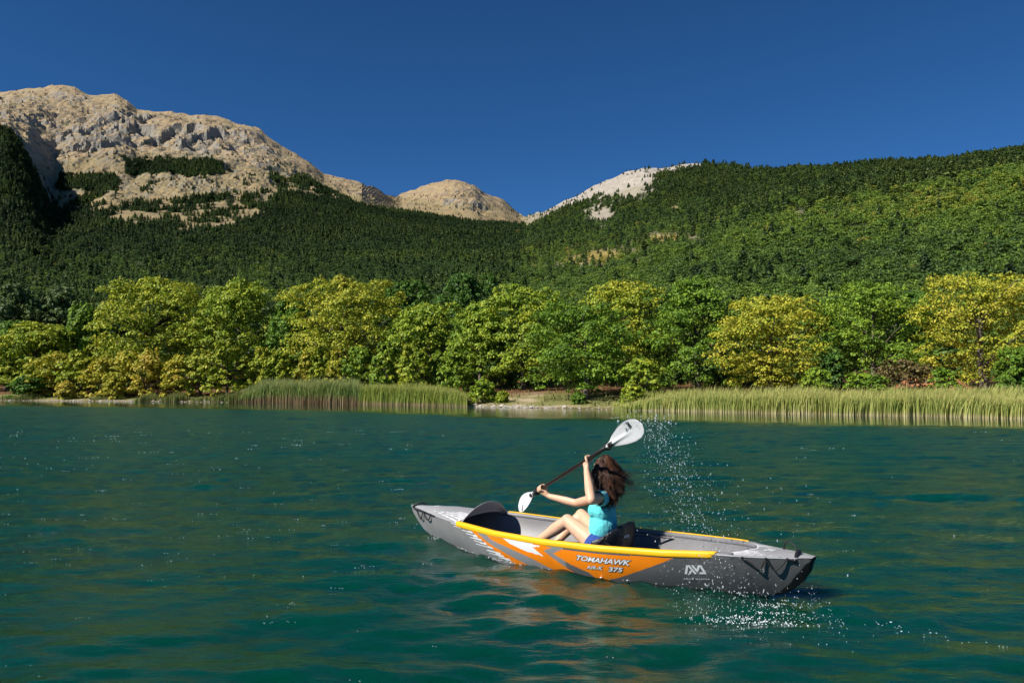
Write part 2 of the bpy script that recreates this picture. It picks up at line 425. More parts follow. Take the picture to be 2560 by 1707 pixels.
# ================================================================== WATER
def water_mesh():
    nY, nX = 520, 390
    Yr = np.concatenate([[-300, -60, -12, -3, 0.5], np.geomspace(2.0, 175, nY)])
    tx = np.concatenate([[-40, -6, -2.2, -1.25], np.linspace(-0.80, 0.80, nX), [1.25, 2.2, 6, 40]])
    Yg, Tg = np.meshgrid(Yr, tx, indexing='ij')
    X = Tg * np.maximum(Yg, 2.0); Y = Yg + 0 * X
    sh = shore_y(1280 + F_PX * np.clip(X / np.maximum(Y, 2), -5, 5))
    calm_w = np.interp(1280 + F_PX * np.clip(Tg, -1, 1), [0, 640, 1280, 1920, 2560], [25, 24, 20, 13, 9])
    calm = sstep(0.0, 1.0, (sh - Y - calm_w * 0.72 + fbm(X / 9, Y / 3, 3, 5) * 1.6) / (calm_w * 0.35))
    amp_m = 0.06 + 0.94 * calm
    Z = np.zeros_like(X)
    r = np.random.RandomState(3)
    gust = 0.75 + 0.45 * fbm(X / 2.6, Y / 1.7, 3, 15)
    # crests run across the view: waves travel roughly along y
    for i in range(60):
        lam = 0.13 * (1.25 / 0.13) ** (i / 59.0)
        th = math.pi / 2 + r.normal(0, 0.36)
        if i % 5 == 0: th = r.uniform(0, math.pi)
        kx, ky = math.cos(th) * 2 * math.pi / lam, math.sin(th) * 2 * math.pi / lam
        a = 0.0062 * lam ** 0.90 * r.uniform(0.5, 1.4)
        cell = np.maximum(Y, 2) * 0.0033
        vis = sstep(2.2, 4.0, lam / cell)
        ph = kx * X + ky * Y + r.uniform(0, 6.28)
        s = np.sin(ph + 0.5 * fbm(X / 1.4 + i, Y / 1.1, 2, 100 + i))
        Z += a * vis * (s + 0.25 * np.cos(2 * ph))
    Z *= amp_m * gust * np.interp(Y, [3, 5, 8, 16, 60], [.55, .74, .68, .80, .85])
    # bow wave and stern wake of the kayak
    KO = np.array([.5187, 6.6125]); fd = np.array([-.7744, .6327]); nn = np.array([-.6327, -.7744])
    u = (X - KO[0]) * fd[0] + (Y - KO[1]) * fd[1]; v = (X - KO[0]) * nn[0] + (Y - KO[1]) * nn[1]
    side = np.abs(v) - np.interp(u, [-1.6, -.5, .45, .8, 1.2, 1.6], [0.02, .33, .36, .28, .14, .02])
    Z += 0.022 * np.exp(-((u - 1.45) / 0.22) ** 2 - (side / 0.07) ** 2)
    Z += 0.008 * np.sin((u + np.abs(v) * 1.6) * 17) * np.exp(-((side - .1) / .35) ** 2) * sstep(1.9, 1.4, u) * sstep(-3.2, -1.0, u)
    Z += 0.012 * np.sin(u * 14) * np.exp(-(v / 0.25) ** 2) * sstep(-4.5, -2.2, u) * sstep(-1.6, -1.9, u)
    Z = np.where((Yg < 2) | (np.abs(Tg) > 1.2), Z * 0, Z)
    V = np.stack([X, Y, Z], -1).reshape(-1, 3)
    return V, grid_faces(len(Yr), len(tx)), calm * np.interp(Y, [4.5, 7.5, 16], [.20, .45, 1.0])

def water_mat():
    k = NT('lake_water')
    p = k.pos()
    at = k.n('ShaderNodeAttribute', attribute_name='ruffled').outputs['Fac']
    mp = k.n('ShaderNodeMapping'); mp.inputs['Scale'].default_value = (1, 1.9, 1); k.l(p, mp.inputs[0])
    a = k.noise(9.0, 5, 0.62, mp.outputs[0], 0.3)
    b = k.noise(2.3, 4, 0.6, mp.outputs[0], 0.2)
    c = k.noise(34.0, 3, 0.6, mp.outputs[0])
    h = k.math('ADD', k.math('ADD', k.math('MULTIPLY', a, 0.026), k.math('MULTIPLY', b, 0.030)), k.math('MULTIPLY', c, 0.0022))
    h = k.math('MULTIPLY', h, k.math('MULTIPLY_ADD', at, 0.92, 0.08))
    k.bump(h, 0.75, 1.0)
    big = k.noise(0.23, 3, 0.5, p)
    k.base(k.ramp(big, [(0.3, (0.0, 0.037, 0.020)), (0.7, (0.0, 0.043, 0.023))]))
    k.l(k.math('MULTIPLY_ADD', k.math('MAXIMUM', k.math('SUBTRACT', at, .45), 0.0), 0.42, 0.03), k.b.inputs['Roughness'])
    k.b.inputs['Subsurface Weight'].default_value = 1.0      # light scattered back from within the water
    k.b.inputs['Subsurface Radius'].default_value = (0.3, 1.0, 0.8)
    k.b.inputs['Subsurface Scale'].default_value = 2.0
    k.b.inputs['IOR'].default_value = 1.31
    return k.m
wV, wF, calm = water_mesh()
lake = mesh_np('lake_water', wV, wF, [water_mat()], smooth=True)
point_attr(lake, 'ruffled', calm.ravel())
tag(lake, kind='structure')
# ================================================================== FOLIAGE
def leaf_quads(P, N, size, rs, aspect=1.25, droop=0.0):
    """rhombic leaf sprays at P facing N (2 triangles each)"""
    n = len(P)
    N = N / (np.linalg.norm(N, axis=1)[:, None] + 1e-9)
    R = rs.normal(size=(n, 3)); R[:, 2] *= 0.5
    A = np.cross(N, R); A /= np.linalg.norm(A, axis=1)[:, None] + 1e-9
    B = np.cross(N, A)
    s = size * rs.uniform(0.65, 1.35, n)[:, None] * 0.5
    a = A * s * aspect; b = B * s * 0.85; dz = np.array([0, 0, -1.0]) * s * droop
    V = np.stack([P - a + dz, P - b, P + a + dz, P + b], 1).reshape(-1, 3)
    F = np.arange(4 * n).reshape(n, 4)
    return V, F

def foliage_mat(name, stops, trans=0.25, sat_noise=1.0):
    """stops: tint 0..1 colour ramp; tint comes from the instance or the object"""
    k = NT(name)
    t1 = k.n('ShaderNodeAttribute', attribute_name='tint', attribute_type='INSTANCER').outputs['Fac']
    t2 = k.n('ShaderNodeAttribute', attribute_name='obj_tint', attribute_type='OBJECT').outputs['Fac']
    lv = k.n('ShaderNodeAttribute', attribute_name='leafvar').outputs['Fac']
    nz = k.noise(0.45, 3, 0.6, k.pos())
    t = k.math('ADD', k.math('ADD', t1, t2), k.math('MULTIPLY', k.math('SUBTRACT', nz, 0.5), 0.55 * sat_noise))
    t = k.math('ADD', t, k.math('MULTIPLY', k.math('SUBTRACT', lv, 0.5), 0.22 * sat_noise))
    col = k.ramp(t, stops)
    v = k.n('ShaderNodeHueSaturation'); k.l(col, v.inputs['Color']); k.l(k.math('MULTIPLY_ADD', lv, 0.7, 0.66), v.inputs['Value'])
    k.base(v.outputs[0])
    k.b.inputs['Roughness'].default_value = 0.55
    k.b.inputs['Specular IOR Level'].default_value = 0.25
    tr = k.n('ShaderNodeBsdfTranslucent'); k.l(v.outputs[0], tr.inputs['Color'])
    mx = k.n('ShaderNodeMixShader'); mx.inputs[0].default_value = trans
    k.l(k.b.outputs[0], mx.inputs[1]); k.l(tr.outputs[0], mx.inputs[2]); k.l(mx.outputs[0], k.out.inputs[0])
    return k.m

M_BROAD = foliage_mat('autumn_leaves', [(0.0, (0.052, 0.120, 0.018)), (0.25, (0.110, 0.215, 0.022)), (0.45, (0.205, 0.310, 0.026)), (0.62, (0.340, 0.385, 0.030)), (0.84, (0.47, 0.41, 0.045)), (1.0, (0.54, 0.34, 0.06))], 0.28)
M_FIR = foliage_mat('fir_needles', [(0.0, (0.040, 0.075, 0.026)), (0.45, (0.074, 0.124, 0.034)), (1.0, (0.15, 0.195, 0.048))], 0.22, 0.8)
M_HILL = foliage_mat('hill_leaves', [(0.0, (0.050, 0.095, 0.024)), (0.3, (0.090, 0.155, 0.028)), (0.6, (0.150, 0.235, 0.030)), (0.85, (0.25, 0.285, 0.034)), (1.0, (0.34, 0.27, 0.05))], 0.25, 0.9)
M_TWIG = foliage_mat('twiggy_leaves', [(0.0, (0.13, 0.11, 0.035)), (1.0, (0.17, 0.12, 0.05))], 0.15)
def bark_mat(name, a, b):
    k = NT(name); v = k.obj()
    mp = k.n('ShaderNodeMapping'); mp.inputs['Scale'].default_value = (6, 6, 1.2); k.l(v, mp.inputs[0])
    nz = k.noise(2.5, 5, 0.65, mp.outputs[0])
    k.base(k.ramp(nz, [(0.3, a), (0.7, b)])); k.b.inputs['Roughness'].default_value = 0.9
    k.bump(nz, 0.6, 0.05)
    return k.m
M_BARK = bark_mat('grey_bark', (0.07, 0.055, 0.04), (0.24, 0.20, 0.15))
M_BARKD = bark_mat('dark_bark', (0.03, 0.024, 0.02), (0.10, 0.08, 0.06))

def broad_geo(seed, kind, nclump, per, leaf):
    """unit tree: height 1, crown diameter about 1. returns crown quads + wood tubes"""
    rs = np.random.RandomState(seed)
    P = []; N = []; wood = []
    if kind == 'b':      # round crown reaching low
        prof = lambda h: np.interp(h, [0.05, 0.16, 0.34, 0.56, 0.76, 0.90, 1.0], [0.26, 0.40, 0.49, 0.50, 0.43, 0.28, 0.06])
        lo = 0.10
    elif kind == 'n':    # egg to cone shaped
        prof = lambda h: np.interp(h, [0.04, 0.14, 0.34, 0.55, 0.78, 0.92, 1.0], [0.32, 0.46, 0.49, 0.41, 0.25, 0.13, 0.02])
        lo = 0.08
    elif kind == 'p':    # pine
        prof = lambda h: np.interp(h, [0.14, 0.30, 0.5, 0.75, 0.92, 1.0], [0.34, 0.50, 0.48, 0.34, 0.18, 0.04])
        lo = 0.18
    else:                # shrub
        prof = lambda h: np.interp(h, [0.0, 0.12, 0.35, 0.62, 0.85, 1.0], [0.40, 0.47, 0.50, 0.44, 0.30, 0.08])
        lo = 0.06
    nl = 5 + rs.randint(3)
    lob = rs.uniform(0, 2 * math.pi, nl); lh = rs.uniform(0.25, 0.9, nl); lr = rs.uniform(0.80, 1.14, nl)
    cl = []
    nlobe = {'b': 15, 'n': 13, 'p': 11, 's': 7}[kind]
    lobes = []
    for i in range(nlobe):
        h = lo + (0.86 - lo) * ((i + rs.uniform(.2, .8)) / nlobe); a = i * 2.399 + rs.uniform(-.5, .5); R = prof(h)
        lr_ = np.interp(R, [0, .5], [.09, .24]) * rs.uniform(.8, 1.15) * (1.25 if kind == 's' else 1)
        lobes.append((np.array([math.cos(a) * (R - lr_ * .75) * rs.uniform(.8, 1.12), math.sin(a) * (R - lr_ * .75) * rs.uniform(.8, 1.12), h + .02]), lr_))
    lobes.append((np.array([0, 0, .80]), .17)); lobes.append((np.array([rs.uniform(-.1, .1), rs.uniform(-.1, .1), .52]), .26))
    for i in range(int(nclump * .72)):
        c_, r_ = lobes[rs.randint(len(lobes))]
        d = rs.normal(size=3); d /= np.linalg.norm(d); d[2] = d[2] if d[2] > -.35 else -d[2]
        q = c_ + d * np.array([r_, r_, r_ * .78]) * rs.uniform(.75, 1.08)
        if q[2] > 1.0 or q[2] < .03: continue
        cl.append((q[0], q[1], q[2], math.atan2(q[1], q[0]), 1))
    for i in range(int(nclump * .28)):
        h = lo + (1 - lo) * rs.uniform(0, 1) ** 0.85
        a = rs.uniform(0, 2 * math.pi)
        k = 1.0
        for q in range(nl):
            d = math.exp(-((math.atan2(math.sin(a - lob[q]), math.cos(a - lob[q])) / 0.7) ** 2) - ((h - lh[q]) / 0.22) ** 2)
            k += (lr[q] - 1) * d * 1.6
        r = prof(h) * (1 - 0.80 * rs.uniform(0, 1) ** 2.6) * k
        cl.append((r * math.cos(a), r * math.sin(a), h * 0.97, a, r / max(prof(h), 0.05)))
    cr = {'b': 0.060, 'n': 0.056, 'p': 0.062, 's': 0.090}[kind]
    for (x, y, z, a, o) in cl:
        s = cr * rs.uniform(0.7, 1.35) * (0.75 if z > 0.88 else 1)
        m = int(per * rs.uniform(0.7, 1.3))
        d = rs.normal(size=(m, 3)); d /= np.linalg.norm(d, axis=1)[:, None]
        d[:, 2] = np.where(d[:, 2] < -0.25, -d[:, 2] * 0.6, d[:, 2])
        rad = rs.uniform(0.45, 1.0, m) ** 0.6
        vert = 1.9 if (z > .62 and rs.uniform() < (.55 if kind == 'n' else .3)) else 1.0
        q = np.stack([d[:, 0] * s * 1.25 / vert ** .4, d[:, 1] * s * 1.25 / vert ** .4, d[:, 2] * s * 0.60 * vert], 1) * rad[:, None]
        # sprays hang outwards
        q[:, 2] -= (np.hypot(q[:, 0], q[:, 1]) / s) ** 2 * s * 0.22
        P.append(q + np.array([x, y, z - s * 0.25]))
        nn_ = d + np.array([math.cos(a), math.sin(a), 0]) * 0.35 + np.array([0, 0, 0.55]) + rs.normal(size=(m, 3)) * 0.55
        N.append(nn_)
    P = np.concatenate(P); N = np.concatenate(N)
    P[:, 2] = np.clip(P[:, 2], 0.004, None)
    var = rs.uniform(0, 1, len(P))
    # trunk and limbs
    if kind in 'bnp':
        bend = rs.normal(0, 0.03, 2)
        top = 0.72 if kind == 'b' else 0.9
        ts = np.linspace(0, 1, 9)
        tp = np.stack([bend[0] * np.sin(ts * 3), bend[1] * np.sin(ts * 2.5), ts * top - 0.02], 1)
        wood.append(tube_geo(tp, np.interp(ts, [0, .06, .5, 1], [0.042, 0.028, 0.018, 0.004]) * (1.2 if kind == 'b' else 0.8), 7))
        for q in range(9 if kind == 'b' else 8):
            h0 = rs.uniform(0.14, 0.6) * top / .72; a = q * 2.4 + rs.uniform(-.4, .4)
            i0 = np.array([np.interp(h0, tp[:, 2], tp[:, 0]), np.interp(h0, tp[:, 2], tp[:, 1]), h0])
            h1 = min(h0 + (0.28 if kind == 'b' else 0.10) * rs.uniform(.6, 1.2), .95); rr = prof(h1) * 0.86
            e = np.array([rr * math.cos(a), rr * math.sin(a), h1])
            mid = (i0 * 0.45 + e * 0.55) + np.array([0, 0, 0.04])
            tt = np.linspace(0, 1, 6)[:, None]
            pts = i0 * (1 - tt) ** 2 + 2 * mid * tt * (1 - tt) + e * tt ** 2
            wood.append(tube_geo(pts, np.linspace(0.012, 0.0025, 6), 5))
    else:
        for q in range(9):
            a = q * 2.4; h1 = rs.uniform(.45, .8); rr = prof(h1) * 0.7
            tt = np.linspace(0, 1, 5)[:, None]
            e = np.array([rr * math.cos(a), rr * math.sin(a), h1]); m0 = np.array([rr * .3 * math.cos(a), rr * .3 * math.sin(a), h1 * .6])
            wood.append(tube_geo(np.array([[0, 0, -0.02]]) * (1 - tt) ** 2 + 2 * m0 * tt * (1 - tt) + e * tt ** 2, np.linspace(0.014, 0.003, 5), 5))
    return P, N, var, wood

def build_tree(name, x, y, ztop, w, tint, kind, seed, leaf, nclump, per, mat, bark, label, cat, group):
    z0 = ground_z(x, y)
    H = max(ztop - z0, 0.5)
    rt = bpy.data.objects.new(name, None); rt.empty_display_size = 0.5; C.objects.link(rt)
    rt.location = (x, y, z0 - 0.03)
    P, N, var, wood = broad_geo(seed, kind, nclump, per, leaf)
    rs = np.random.RandomState(seed + 5)
    W = w * 1.0
    sc = np.array([W, W, H])
    P = P * sc; N = N / sc * W
    V, F = leaf_quads(P, N, leaf, rs, 1.25, 0.25)
    cr = mesh_np('crown' if kind != 's' else 'foliage', V, F, [mat], rt)
    face_attr(cr, 'leafvar', var)
    cr['obj_tint'] = float(tint)
    wv, wf = join_geo(wood)
    wv = wv * np.array([(W + H) * .5, (W + H) * .5, H])
    if kind in 'bn':   # limbs must reach their leaves: width follows the crown away from the trunk axis
        pass
    mesh_np('trunk' if kind != 's' else 'stems', wv, wf, [bark], rt, smooth=True)
    tag(rt, label, cat, group)
    return rt
TREES = [
    (-60.7, 96.7, 9.5, 6.3, 0.28, "b", "bright green broadleaf tree cut by the left edge of the photo"),
    (-54.5, 92.4, 9.1, 7.5, 0.62, "b", "yellow-green bushy tree second from the left edge, above the green lakeside bush"),
    (-50.8, 95.4, 11.7, 5.9, 0.38, "n", "pointed light green tree standing free left of the big round olive-yellow tree"),
    (-40.8, 91.4, 14.4, 11.1, 0.66, "b", "big round olive-yellow tree, the leftmost of the tall crowns"),
    (-31.0, 90.8, 13.7, 9.6, 0.58, "b", "tall olive tree with a dark hollow heart, just right of the leftmost tall crown"),
    (-23.3, 85.4, 11.5, 5.8, 0.3, "n", "narrow green tree squeezed against the left flank of the broad golden-olive crown"),
    (-16.8, 80.7, 12.8, 10.7, 0.72, "b", "broadest golden-olive dome-shaped tree behind the tall grey-green reeds"),
    (-12.7, 93.5, 14.1, 6.6, 0.12, "b", "dark green tree peeping over from behind the broad golden-olive dome"),
    (-7.8, 75.6, 9.6, 6.8, 0.55, "b", "yellow-green tree with loose layered branches right of the golden-olive dome"),
    (-4.8, 90.8, 14.6, 6.6, 0.08, "b", "tallest dark green crown in the back row at the middle of the wood"),
    (-2.7, 69.9, 9.0, 5.3, 0.5, "n", "loose yellow-green tree in front of the tallest dark green crown"),
    (1.1, 68.1, 10.3, 6.8, 0.56, "b", "wide yellow-green tree behind the sandy beach"),
    (5.3, 58.1, 7.7, 7.2, 0.36, "b", "large green tree whose skirt reaches down to the sandy beach"),
    (8.8, 65.3, 10.3, 7.1, 0.68, "b", "golden-green crown rising behind the green tree on the beach"),
    (13.1, 74.7, 10.9, 4.5, 0.16, "b", "dark green tree wedged into the shadowy gap right of the beach tree"),
    (13.4, 57.4, 9.6, 6.7, 0.36, "n", "tall green tree with shining leaf tips left of the rusty golden tree"),
    (17.1, 52.9, 7.7, 6.4, 0.88, "b", "rusty golden tree above the middle of the pale green reed bed"),
    (25.8, 65.3, 8.5, 3.7, 0.2, "b", "dark green slim tree behind, between the rusty golden tree and the bright green one"),
    (23.4, 52.1, 8.5, 6.5, 0.42, "b", "bright green tree left of the bare orange earth bank"),
    (33.2, 64.7, 9.3, 3.9, 0.1, "b", "shadowed dark green tree right behind the bare orange earth bank"),
    (27.7, 47.0, 8.4, 6.9, 0.86, "b", "huge orange-yellow tree with a thick dark trunk near the right edge"),
    (26.0, 41.1, 3.6, 2.1, 0.34, "b", "small green tree at the right edge under the huge orange-yellow crown"),
    (-79.4, 129.3, 18.2, 10.5, 0.02, "p", "dark pine standing far back in the upper left corner of the wood"),
    (-73.9, 130.6, 18.0, 10.6, 0.05, "p", "dark pine behind the pointed light green tree, second pine from the left"),
    (-62.4, 122.6, 14.7, 8.0, 0.03, "p", "dark pine between the pointed light green tree and the leftmost tall crown"),
]
SHRUBS = [
    (-52.1, 86.8, 2.8, 3.3, 0.22, "s", "soft green round bush at the waterside near the left edge"),
    (-50.1, 87.8, 5.6, 4.3, 0.86, "s", "orange-yellow bush right behind the soft green waterside bush"),
    (-46.8, 86.7, 5.4, 4.0, 0.7, "s", "yellow shrub below the pointed light green tree"),
    (-43.0, 84.6, 4.8, 3.7, 0.95, "s", "orange shrub, right neighbour of the yellow one below the pointed tree"),
    (-40.5, 84.6, 5.5, 3.9, 0.82, "s", "golden shrub under the left side of the leftmost tall crown"),
    (-37.4, 82.6, 5.4, 3.4, 0.98, "s", "most orange of the shrubs under the leftmost tall crown"),
    (-33.8, 81.4, 4.7, 3.1, 0.9, "s", "amber shrub right of the most orange one, with a dark gap beside it"),
    (-31.5, 81.4, 5.3, 3.3, 0.74, "s", "yellow shrub behind the first low green sedge tufts"),
    (-28.4, 80.2, 6.4, 4.3, 0.66, "n", "young yellow-green tree left of the tall reed bed"),
    (-46.7, 84.2, 2.2, 1.6, 0.9, "s", "low yellow bush on the bank under the orange-yellow bushes"),
    (-40.6, 82.1, 2.5, 1.5, 0.84, "s", "small bright yellow bush on the bank near the stones"),
    (-25.1, 80.6, 5.7, 2.6, 0.72, "n", "slender yellow sapling at the left end behind the tall reeds"),
    (-23.0, 79.4, 5.5, 2.8, 0.64, "n", "yellow-green sapling second behind the tall reeds"),
    (-19.7, 77.4, 5.1, 2.1, 0.86, "n", "amber conical sapling behind the middle of the tall reeds"),
    (-18.0, 76.3, 5.5, 2.3, 0.7, "n", "yellow conical sapling right beside the amber one"),
    (-16.2, 75.1, 5.0, 2.2, 0.84, "n", "amber-yellow sapling in front of the golden-olive dome"),
    (-13.8, 73.5, 5.4, 3.8, 0.46, "n", "dense green young tree at the right end behind the tall reeds"),
    (-10.9, 69.7, 5.5, 2.8, 0.52, "n", "light green conical young tree between the two reed beds"),
    (-8.3, 67.7, 5.3, 3.1, 0.68, "n", "yellow conical young tree behind the short reed bed"),
    (-6.3, 68.9, 4.7, 2.2, 0.48, "n", "green young tree right behind the yellow conical one"),
    (-4.5, 64.7, 4.9, 2.8, 0.54, "n", "single-stemmed small tree at the right end of the short reed bed"),
    (-2.2, 60.3, 2.1, 1.7, 0.56, "s", "little round bush alone on the sandy beach"),
    (-0.7, 59.4, 1.2, 0.8, 0.6, "s", "tiny leafy shrub on the sand right of the little round bush"),
    (8.8, 54.2, 3.6, 2.8, 0.6, "s", "yellow-green bush at the left end of the pale reed bed"),
    (7.8, 52.2, 1.7, 1.3, 0.62, "s", "low yellowish bush at the foot of the beach tree"),
    (4.6, 55.4, 1.1, 0.9, 0.4, "s", "low green shrub on the beach left of the dark trunks"),
    (18.0, 47.7, 2.7, 1.6, 0.5, "s", "leafy bush peeping over the reeds right of the rusty golden tree"),
    (19.9, 50.3, 3.8, 1.6, 0.1, "s", "dark grey-green upright shrub behind the pale reeds"),
    (20.4, 46.3, 2.3, 2.3, 0.45, "s", "low light green mounded bush left of the brown twiggy one"),
    (22.6, 46.2, 3.1, 2.9, 1.3, "s", "brown twiggy dome-shaped bush below the bare orange earth bank"),
    (23.7, 44.2, 2.5, 1.4, 0.5, "s", "green bush at the foot of the huge orange-yellow tree"),
]
for i, (x, y, zt, w, tint, kind, lab) in enumerate(TREES):
    if kind == 'p':
        build_tree('pine_tree', x, y, zt, w, 0.55, kind, 300 + i, 0.42, 260, 26, M_FIR, M_BARKD, lab, 'tree', 'dark pines standing behind the shore trees')
    else:
        n = int(300 + 24 * w)
        build_tree('broadleaf_tree', x, y, zt, w * 1.14, min(tint * .92, .71), kind, 100 + i, 0.0026 * y, n, 42, M_BROAD, M_BARKD if i % 2 else M_BARK, lab, 'tree', 'broadleaf trees along the far shore')
for i, (x, y, zt, w, tint, kind, lab) in enumerate(SHRUBS):
    twig = tint > 1.1
    nm = 'small_tree' if kind == 'n' else 'shrub'
    build_tree(nm, x, y, zt, w * 1.15, 0.5 if twig else min(tint * .88, .82), kind, 500 + i, 0.0030 * y, 170 if kind == 'n' else 120, 22, M_TWIG if twig else M_BROAD, M_BARKD, lab,
               'tree' if kind == 'n' else 'shrub', 'young trees along the far shore' if kind == 'n' else 'shrubs along the far shore')

# ---- woods on the slopes
def conifer_geo(seed):
    rs = np.random.RandomState(seed)
    P = []; N = []
    tiers = 13
    for t in range(tiers):
        h = 0.10 + 0.88 * t / (tiers - 1)
        R = (0.21 * (1 - h) ** 0.8 + 0.012) * rs.uniform(0.8, 1.2)
        m = int(8 + 26 * (1 - h))
        a = rs.uniform(0, 6.283, m); r = R * rs.uniform(0.35, 1.05, m)
        P.append(np.stack([r * np.cos(a), r * np.sin(a), h - 0.35 * r + rs.normal(0, .012, m)], 1))
        N.append(np.stack([np.cos(a) * .7, np.sin(a) * .7, np.full(m, .8)], 1) + rs.normal(size=(m, 3)) * .3)
    P = np.concatenate(P); N = np.concatenate(N)
    V, F = leaf_quads(P, N, 0.085, rs, 1.4, 0.5)
    return V, F, rs.uniform(0, 1, len(P))
def round_geo(seed):
    rs = np.random.RandomState(seed); P = []; N = []
    for i in range(26):
        h = rs.uniform(0.22, 0.93); a = rs.uniform(0, 6.283)
        R = np.interp(h, [.2, .5, .8, 1], [.34, .42, .30, .08]) * (1 - .6 * rs.uniform() ** 2)
        m = 17; d = rs.normal(size=(m, 3)); d /= np.linalg.norm(d, axis=1)[:, None]; d[:, 2] = np.abs(d[:, 2]) * .9 - .15
        P.append(np.array([R * math.cos(a), R * math.sin(a), h]) + d * np.array([.125, .125, .085])); N.append(d + [0, 0, .4] + rs.normal(size=(m, 3)) * .4)
    P = np.concatenate(P); N = np.concatenate(N)
    V, F = leaf_quads(P, N, 0.075, rs, 1.2, 0.3)
    return V, F, rs.uniform(0, 1, len(P))
def variant_collection(nm, maker, mat, n, seed):
    col = bpy.data.collections.new(nm); out = []
    for i in range(n):
        V, F, var = maker(seed + i)
        o = mesh_np(nm, V, F, [mat], link=False); face_attr(o, 'leafvar', var); col.objects.link(o); out.append(o)
    return col, out
FIRS, fir_vars = variant_collection('hill_fir', conifer_geo, M_FIR, 6, 900)
OAKS, oak_vars = variant_collection('hill_oak', round_geo, M_HILL, 6, 930)

def scatter():
    rs = np.random.RandomState(99)
    dpy = np.abs(np.diff(PYG, axis=0))[:, :-1]
    vis = (np.diff(PYG, axis=0)[:, :-1] < 0.4)
    dbx = np.diff(bxc)[None, :]
    Yc = TY[:-1, :-1]; dn = dens[:-1, :-1]
    bx = BXG[:-1, :-1]; py = PYG[:-1, :-1]
    # real ground area seen obliquely, limited by picture area so that near slopes stay affordable
    size = 7.5 * F_PX / Yc * np.where(Yc < 500, .9, 1.0)        # crown height in photo pixels
    w = dpy * dbx / (size * 0.50 * size * 0.42) * dn * vis
    gy = np.diff(TY, axis=0)[:, :-1] * (np.diff(tcol)[None, :] * Yc)
    w = w * 1.35
    w = np.maximum(w, gy * dn / np.interp(Yc, [200, 600], [14.0, 50.0]) * vis * (py > 300))        # minimum trees per square metre even where grazing
    w *= (bx > -750) & (bx < 3300) & (TY[:-1, :-1] > S[None, :-1] + 42) & (Yc < LD[0][None, :-1] * 1.06)
    w = np.where((py > 880), w * .3, w)
    lam = rs.poisson(np.clip(w, 0, 40))
    ii, jj = np.nonzero(lam)
    cnt = lam[ii, jj]; ii = np.repeat(ii, cnt); jj = np.repeat(jj, cnt)
    fu, fv = rs.uniform(size=len(ii)), rs.uniform(size=len(ii))
    def bl(A): return (A[ii, jj] * (1 - fu) * (1 - fv) + A[ii + 1, jj] * fu * (1 - fv) + A[ii, jj + 1] * (1 - fu) * fv + A[ii + 1, jj + 1] * fu * fv)
    X, Y, Z = bl(TX), bl(TY), bl(TZ); bx = bl(np.ascontiguousarray(BXG)); py = bl(PYG)
    big = fbm(X / 90, Y / 140, 3, 77)
    # which kind
    pf = np.where(bx < 1312, np.interp(py, [560, 640, 760], [0.95, 0.55, 0.30]), np.interp(py, [470, 600, 700], [0.80, 0.45, 0.25]))
    line = np.interp(bx, [1312, 1640, 1900, 2150, 2350, 2560], [740, 640, 560, 505, 470, 430])
    pf = np.where((bx > 1312) & (py > line), 0.06, pf)
    pf = np.clip(pf + big * .5 * (pf < .95) * (pf > .1), 0.02, 1)
    fir = rs.uniform(size=len(X)) < pf
    hgt = np.where(fir, rs.uniform(7, 9 + 6 * rs.uniform(0, 1, len(X)) ** .7, len(X)), rs.uniform(6.5, 9.5, len(X)))
    hgt *= np.interp(Y, [150, 500, 1200], [0.58, 0.74, 0.95])
    # lone trees at the tree line stay small
    d = bl(dens); hgt *= np.interp(d, [0, .3, 1], [.6, .85, 1])
    low = sstep(0, 60, py - line) * (bx > 1312)
    tint = np.where(fir, 0.40 + big * .65 + rs.normal(0, .17, len(X)) - .15 * (bx < 1312),
                    0.34 + big * .50 + rs.normal(0, .13, len(X)) + 0.13 * low + 0.06 * (bx > 1312) - 0.16 * (bx < 1312) * np.interp(py, [640, 760], [1, .3]))
    cl = bl(np.ascontiguousarray(np.broadcast_to(clear, BXG.shape)))
    tint = tint + cl * .35
    rare = rs.uniform(size=len(X)) < 0.012; tint = np.where(rare & ~fir & (rs.uniform(size=len(X)) < .4), .95, tint)
    return X, Y, Z, fir, hgt, np.clip(tint, 0.02, 1), rs.uniform(0, 6.283, len(X)), bx, py
sX, sY, sZ, sFir, sH, sT, sRot, sBx, sPy = scatter()
print('hill trees', len(sX), 'firs', int(sFir.sum()))

def inst_group(nm, col):
    g = bpy.data.node_groups.new(nm, 'GeometryNodeTree')
    g.interface.new_socket('Geometry', in_out='INPUT', socket_type='NodeSocketGeometry')
    g.interface.new_socket('Geometry', in_out='OUTPUT', socket_type='NodeSocketGeometry')
    gi = g.nodes.new('NodeGroupInput'); go = g.nodes.new('NodeGroupOutput')
    iop = g.nodes.new('GeometryNodeInstanceOnPoints'); ci = g.nodes.new('GeometryNodeCollectionInfo')
    ci.inputs[0].default_value = col; ci.inputs[1].default_value = True; ci.inputs[2].default_value = True
    iop.inputs['Pick Instance'].default_value = True
    def na(name, typ):
        n = g.nodes.new('GeometryNodeInputNamedAttribute'); n.data_type = typ; n.inputs[0].default_value = name; return n.outputs[0]
    g.links.new(gi.outputs[0], iop.inputs['Points']); g.links.new(ci.outputs[0], iop.inputs['Instance'])
    g.links.new(na('pick', 'INT'), iop.inputs['Instance Index'])
    g.links.new(na('size', 'FLOAT_VECTOR'), iop.inputs['Scale'])
    cx = g.nodes.new('ShaderNodeCombineXYZ'); g.links.new(na('turn', 'FLOAT'), cx.inputs[2])
    g.links.new(cx.outputs[0], iop.inputs['Rotation'])
    g.links.new(iop.outputs[0], go.inputs[0])
    return g
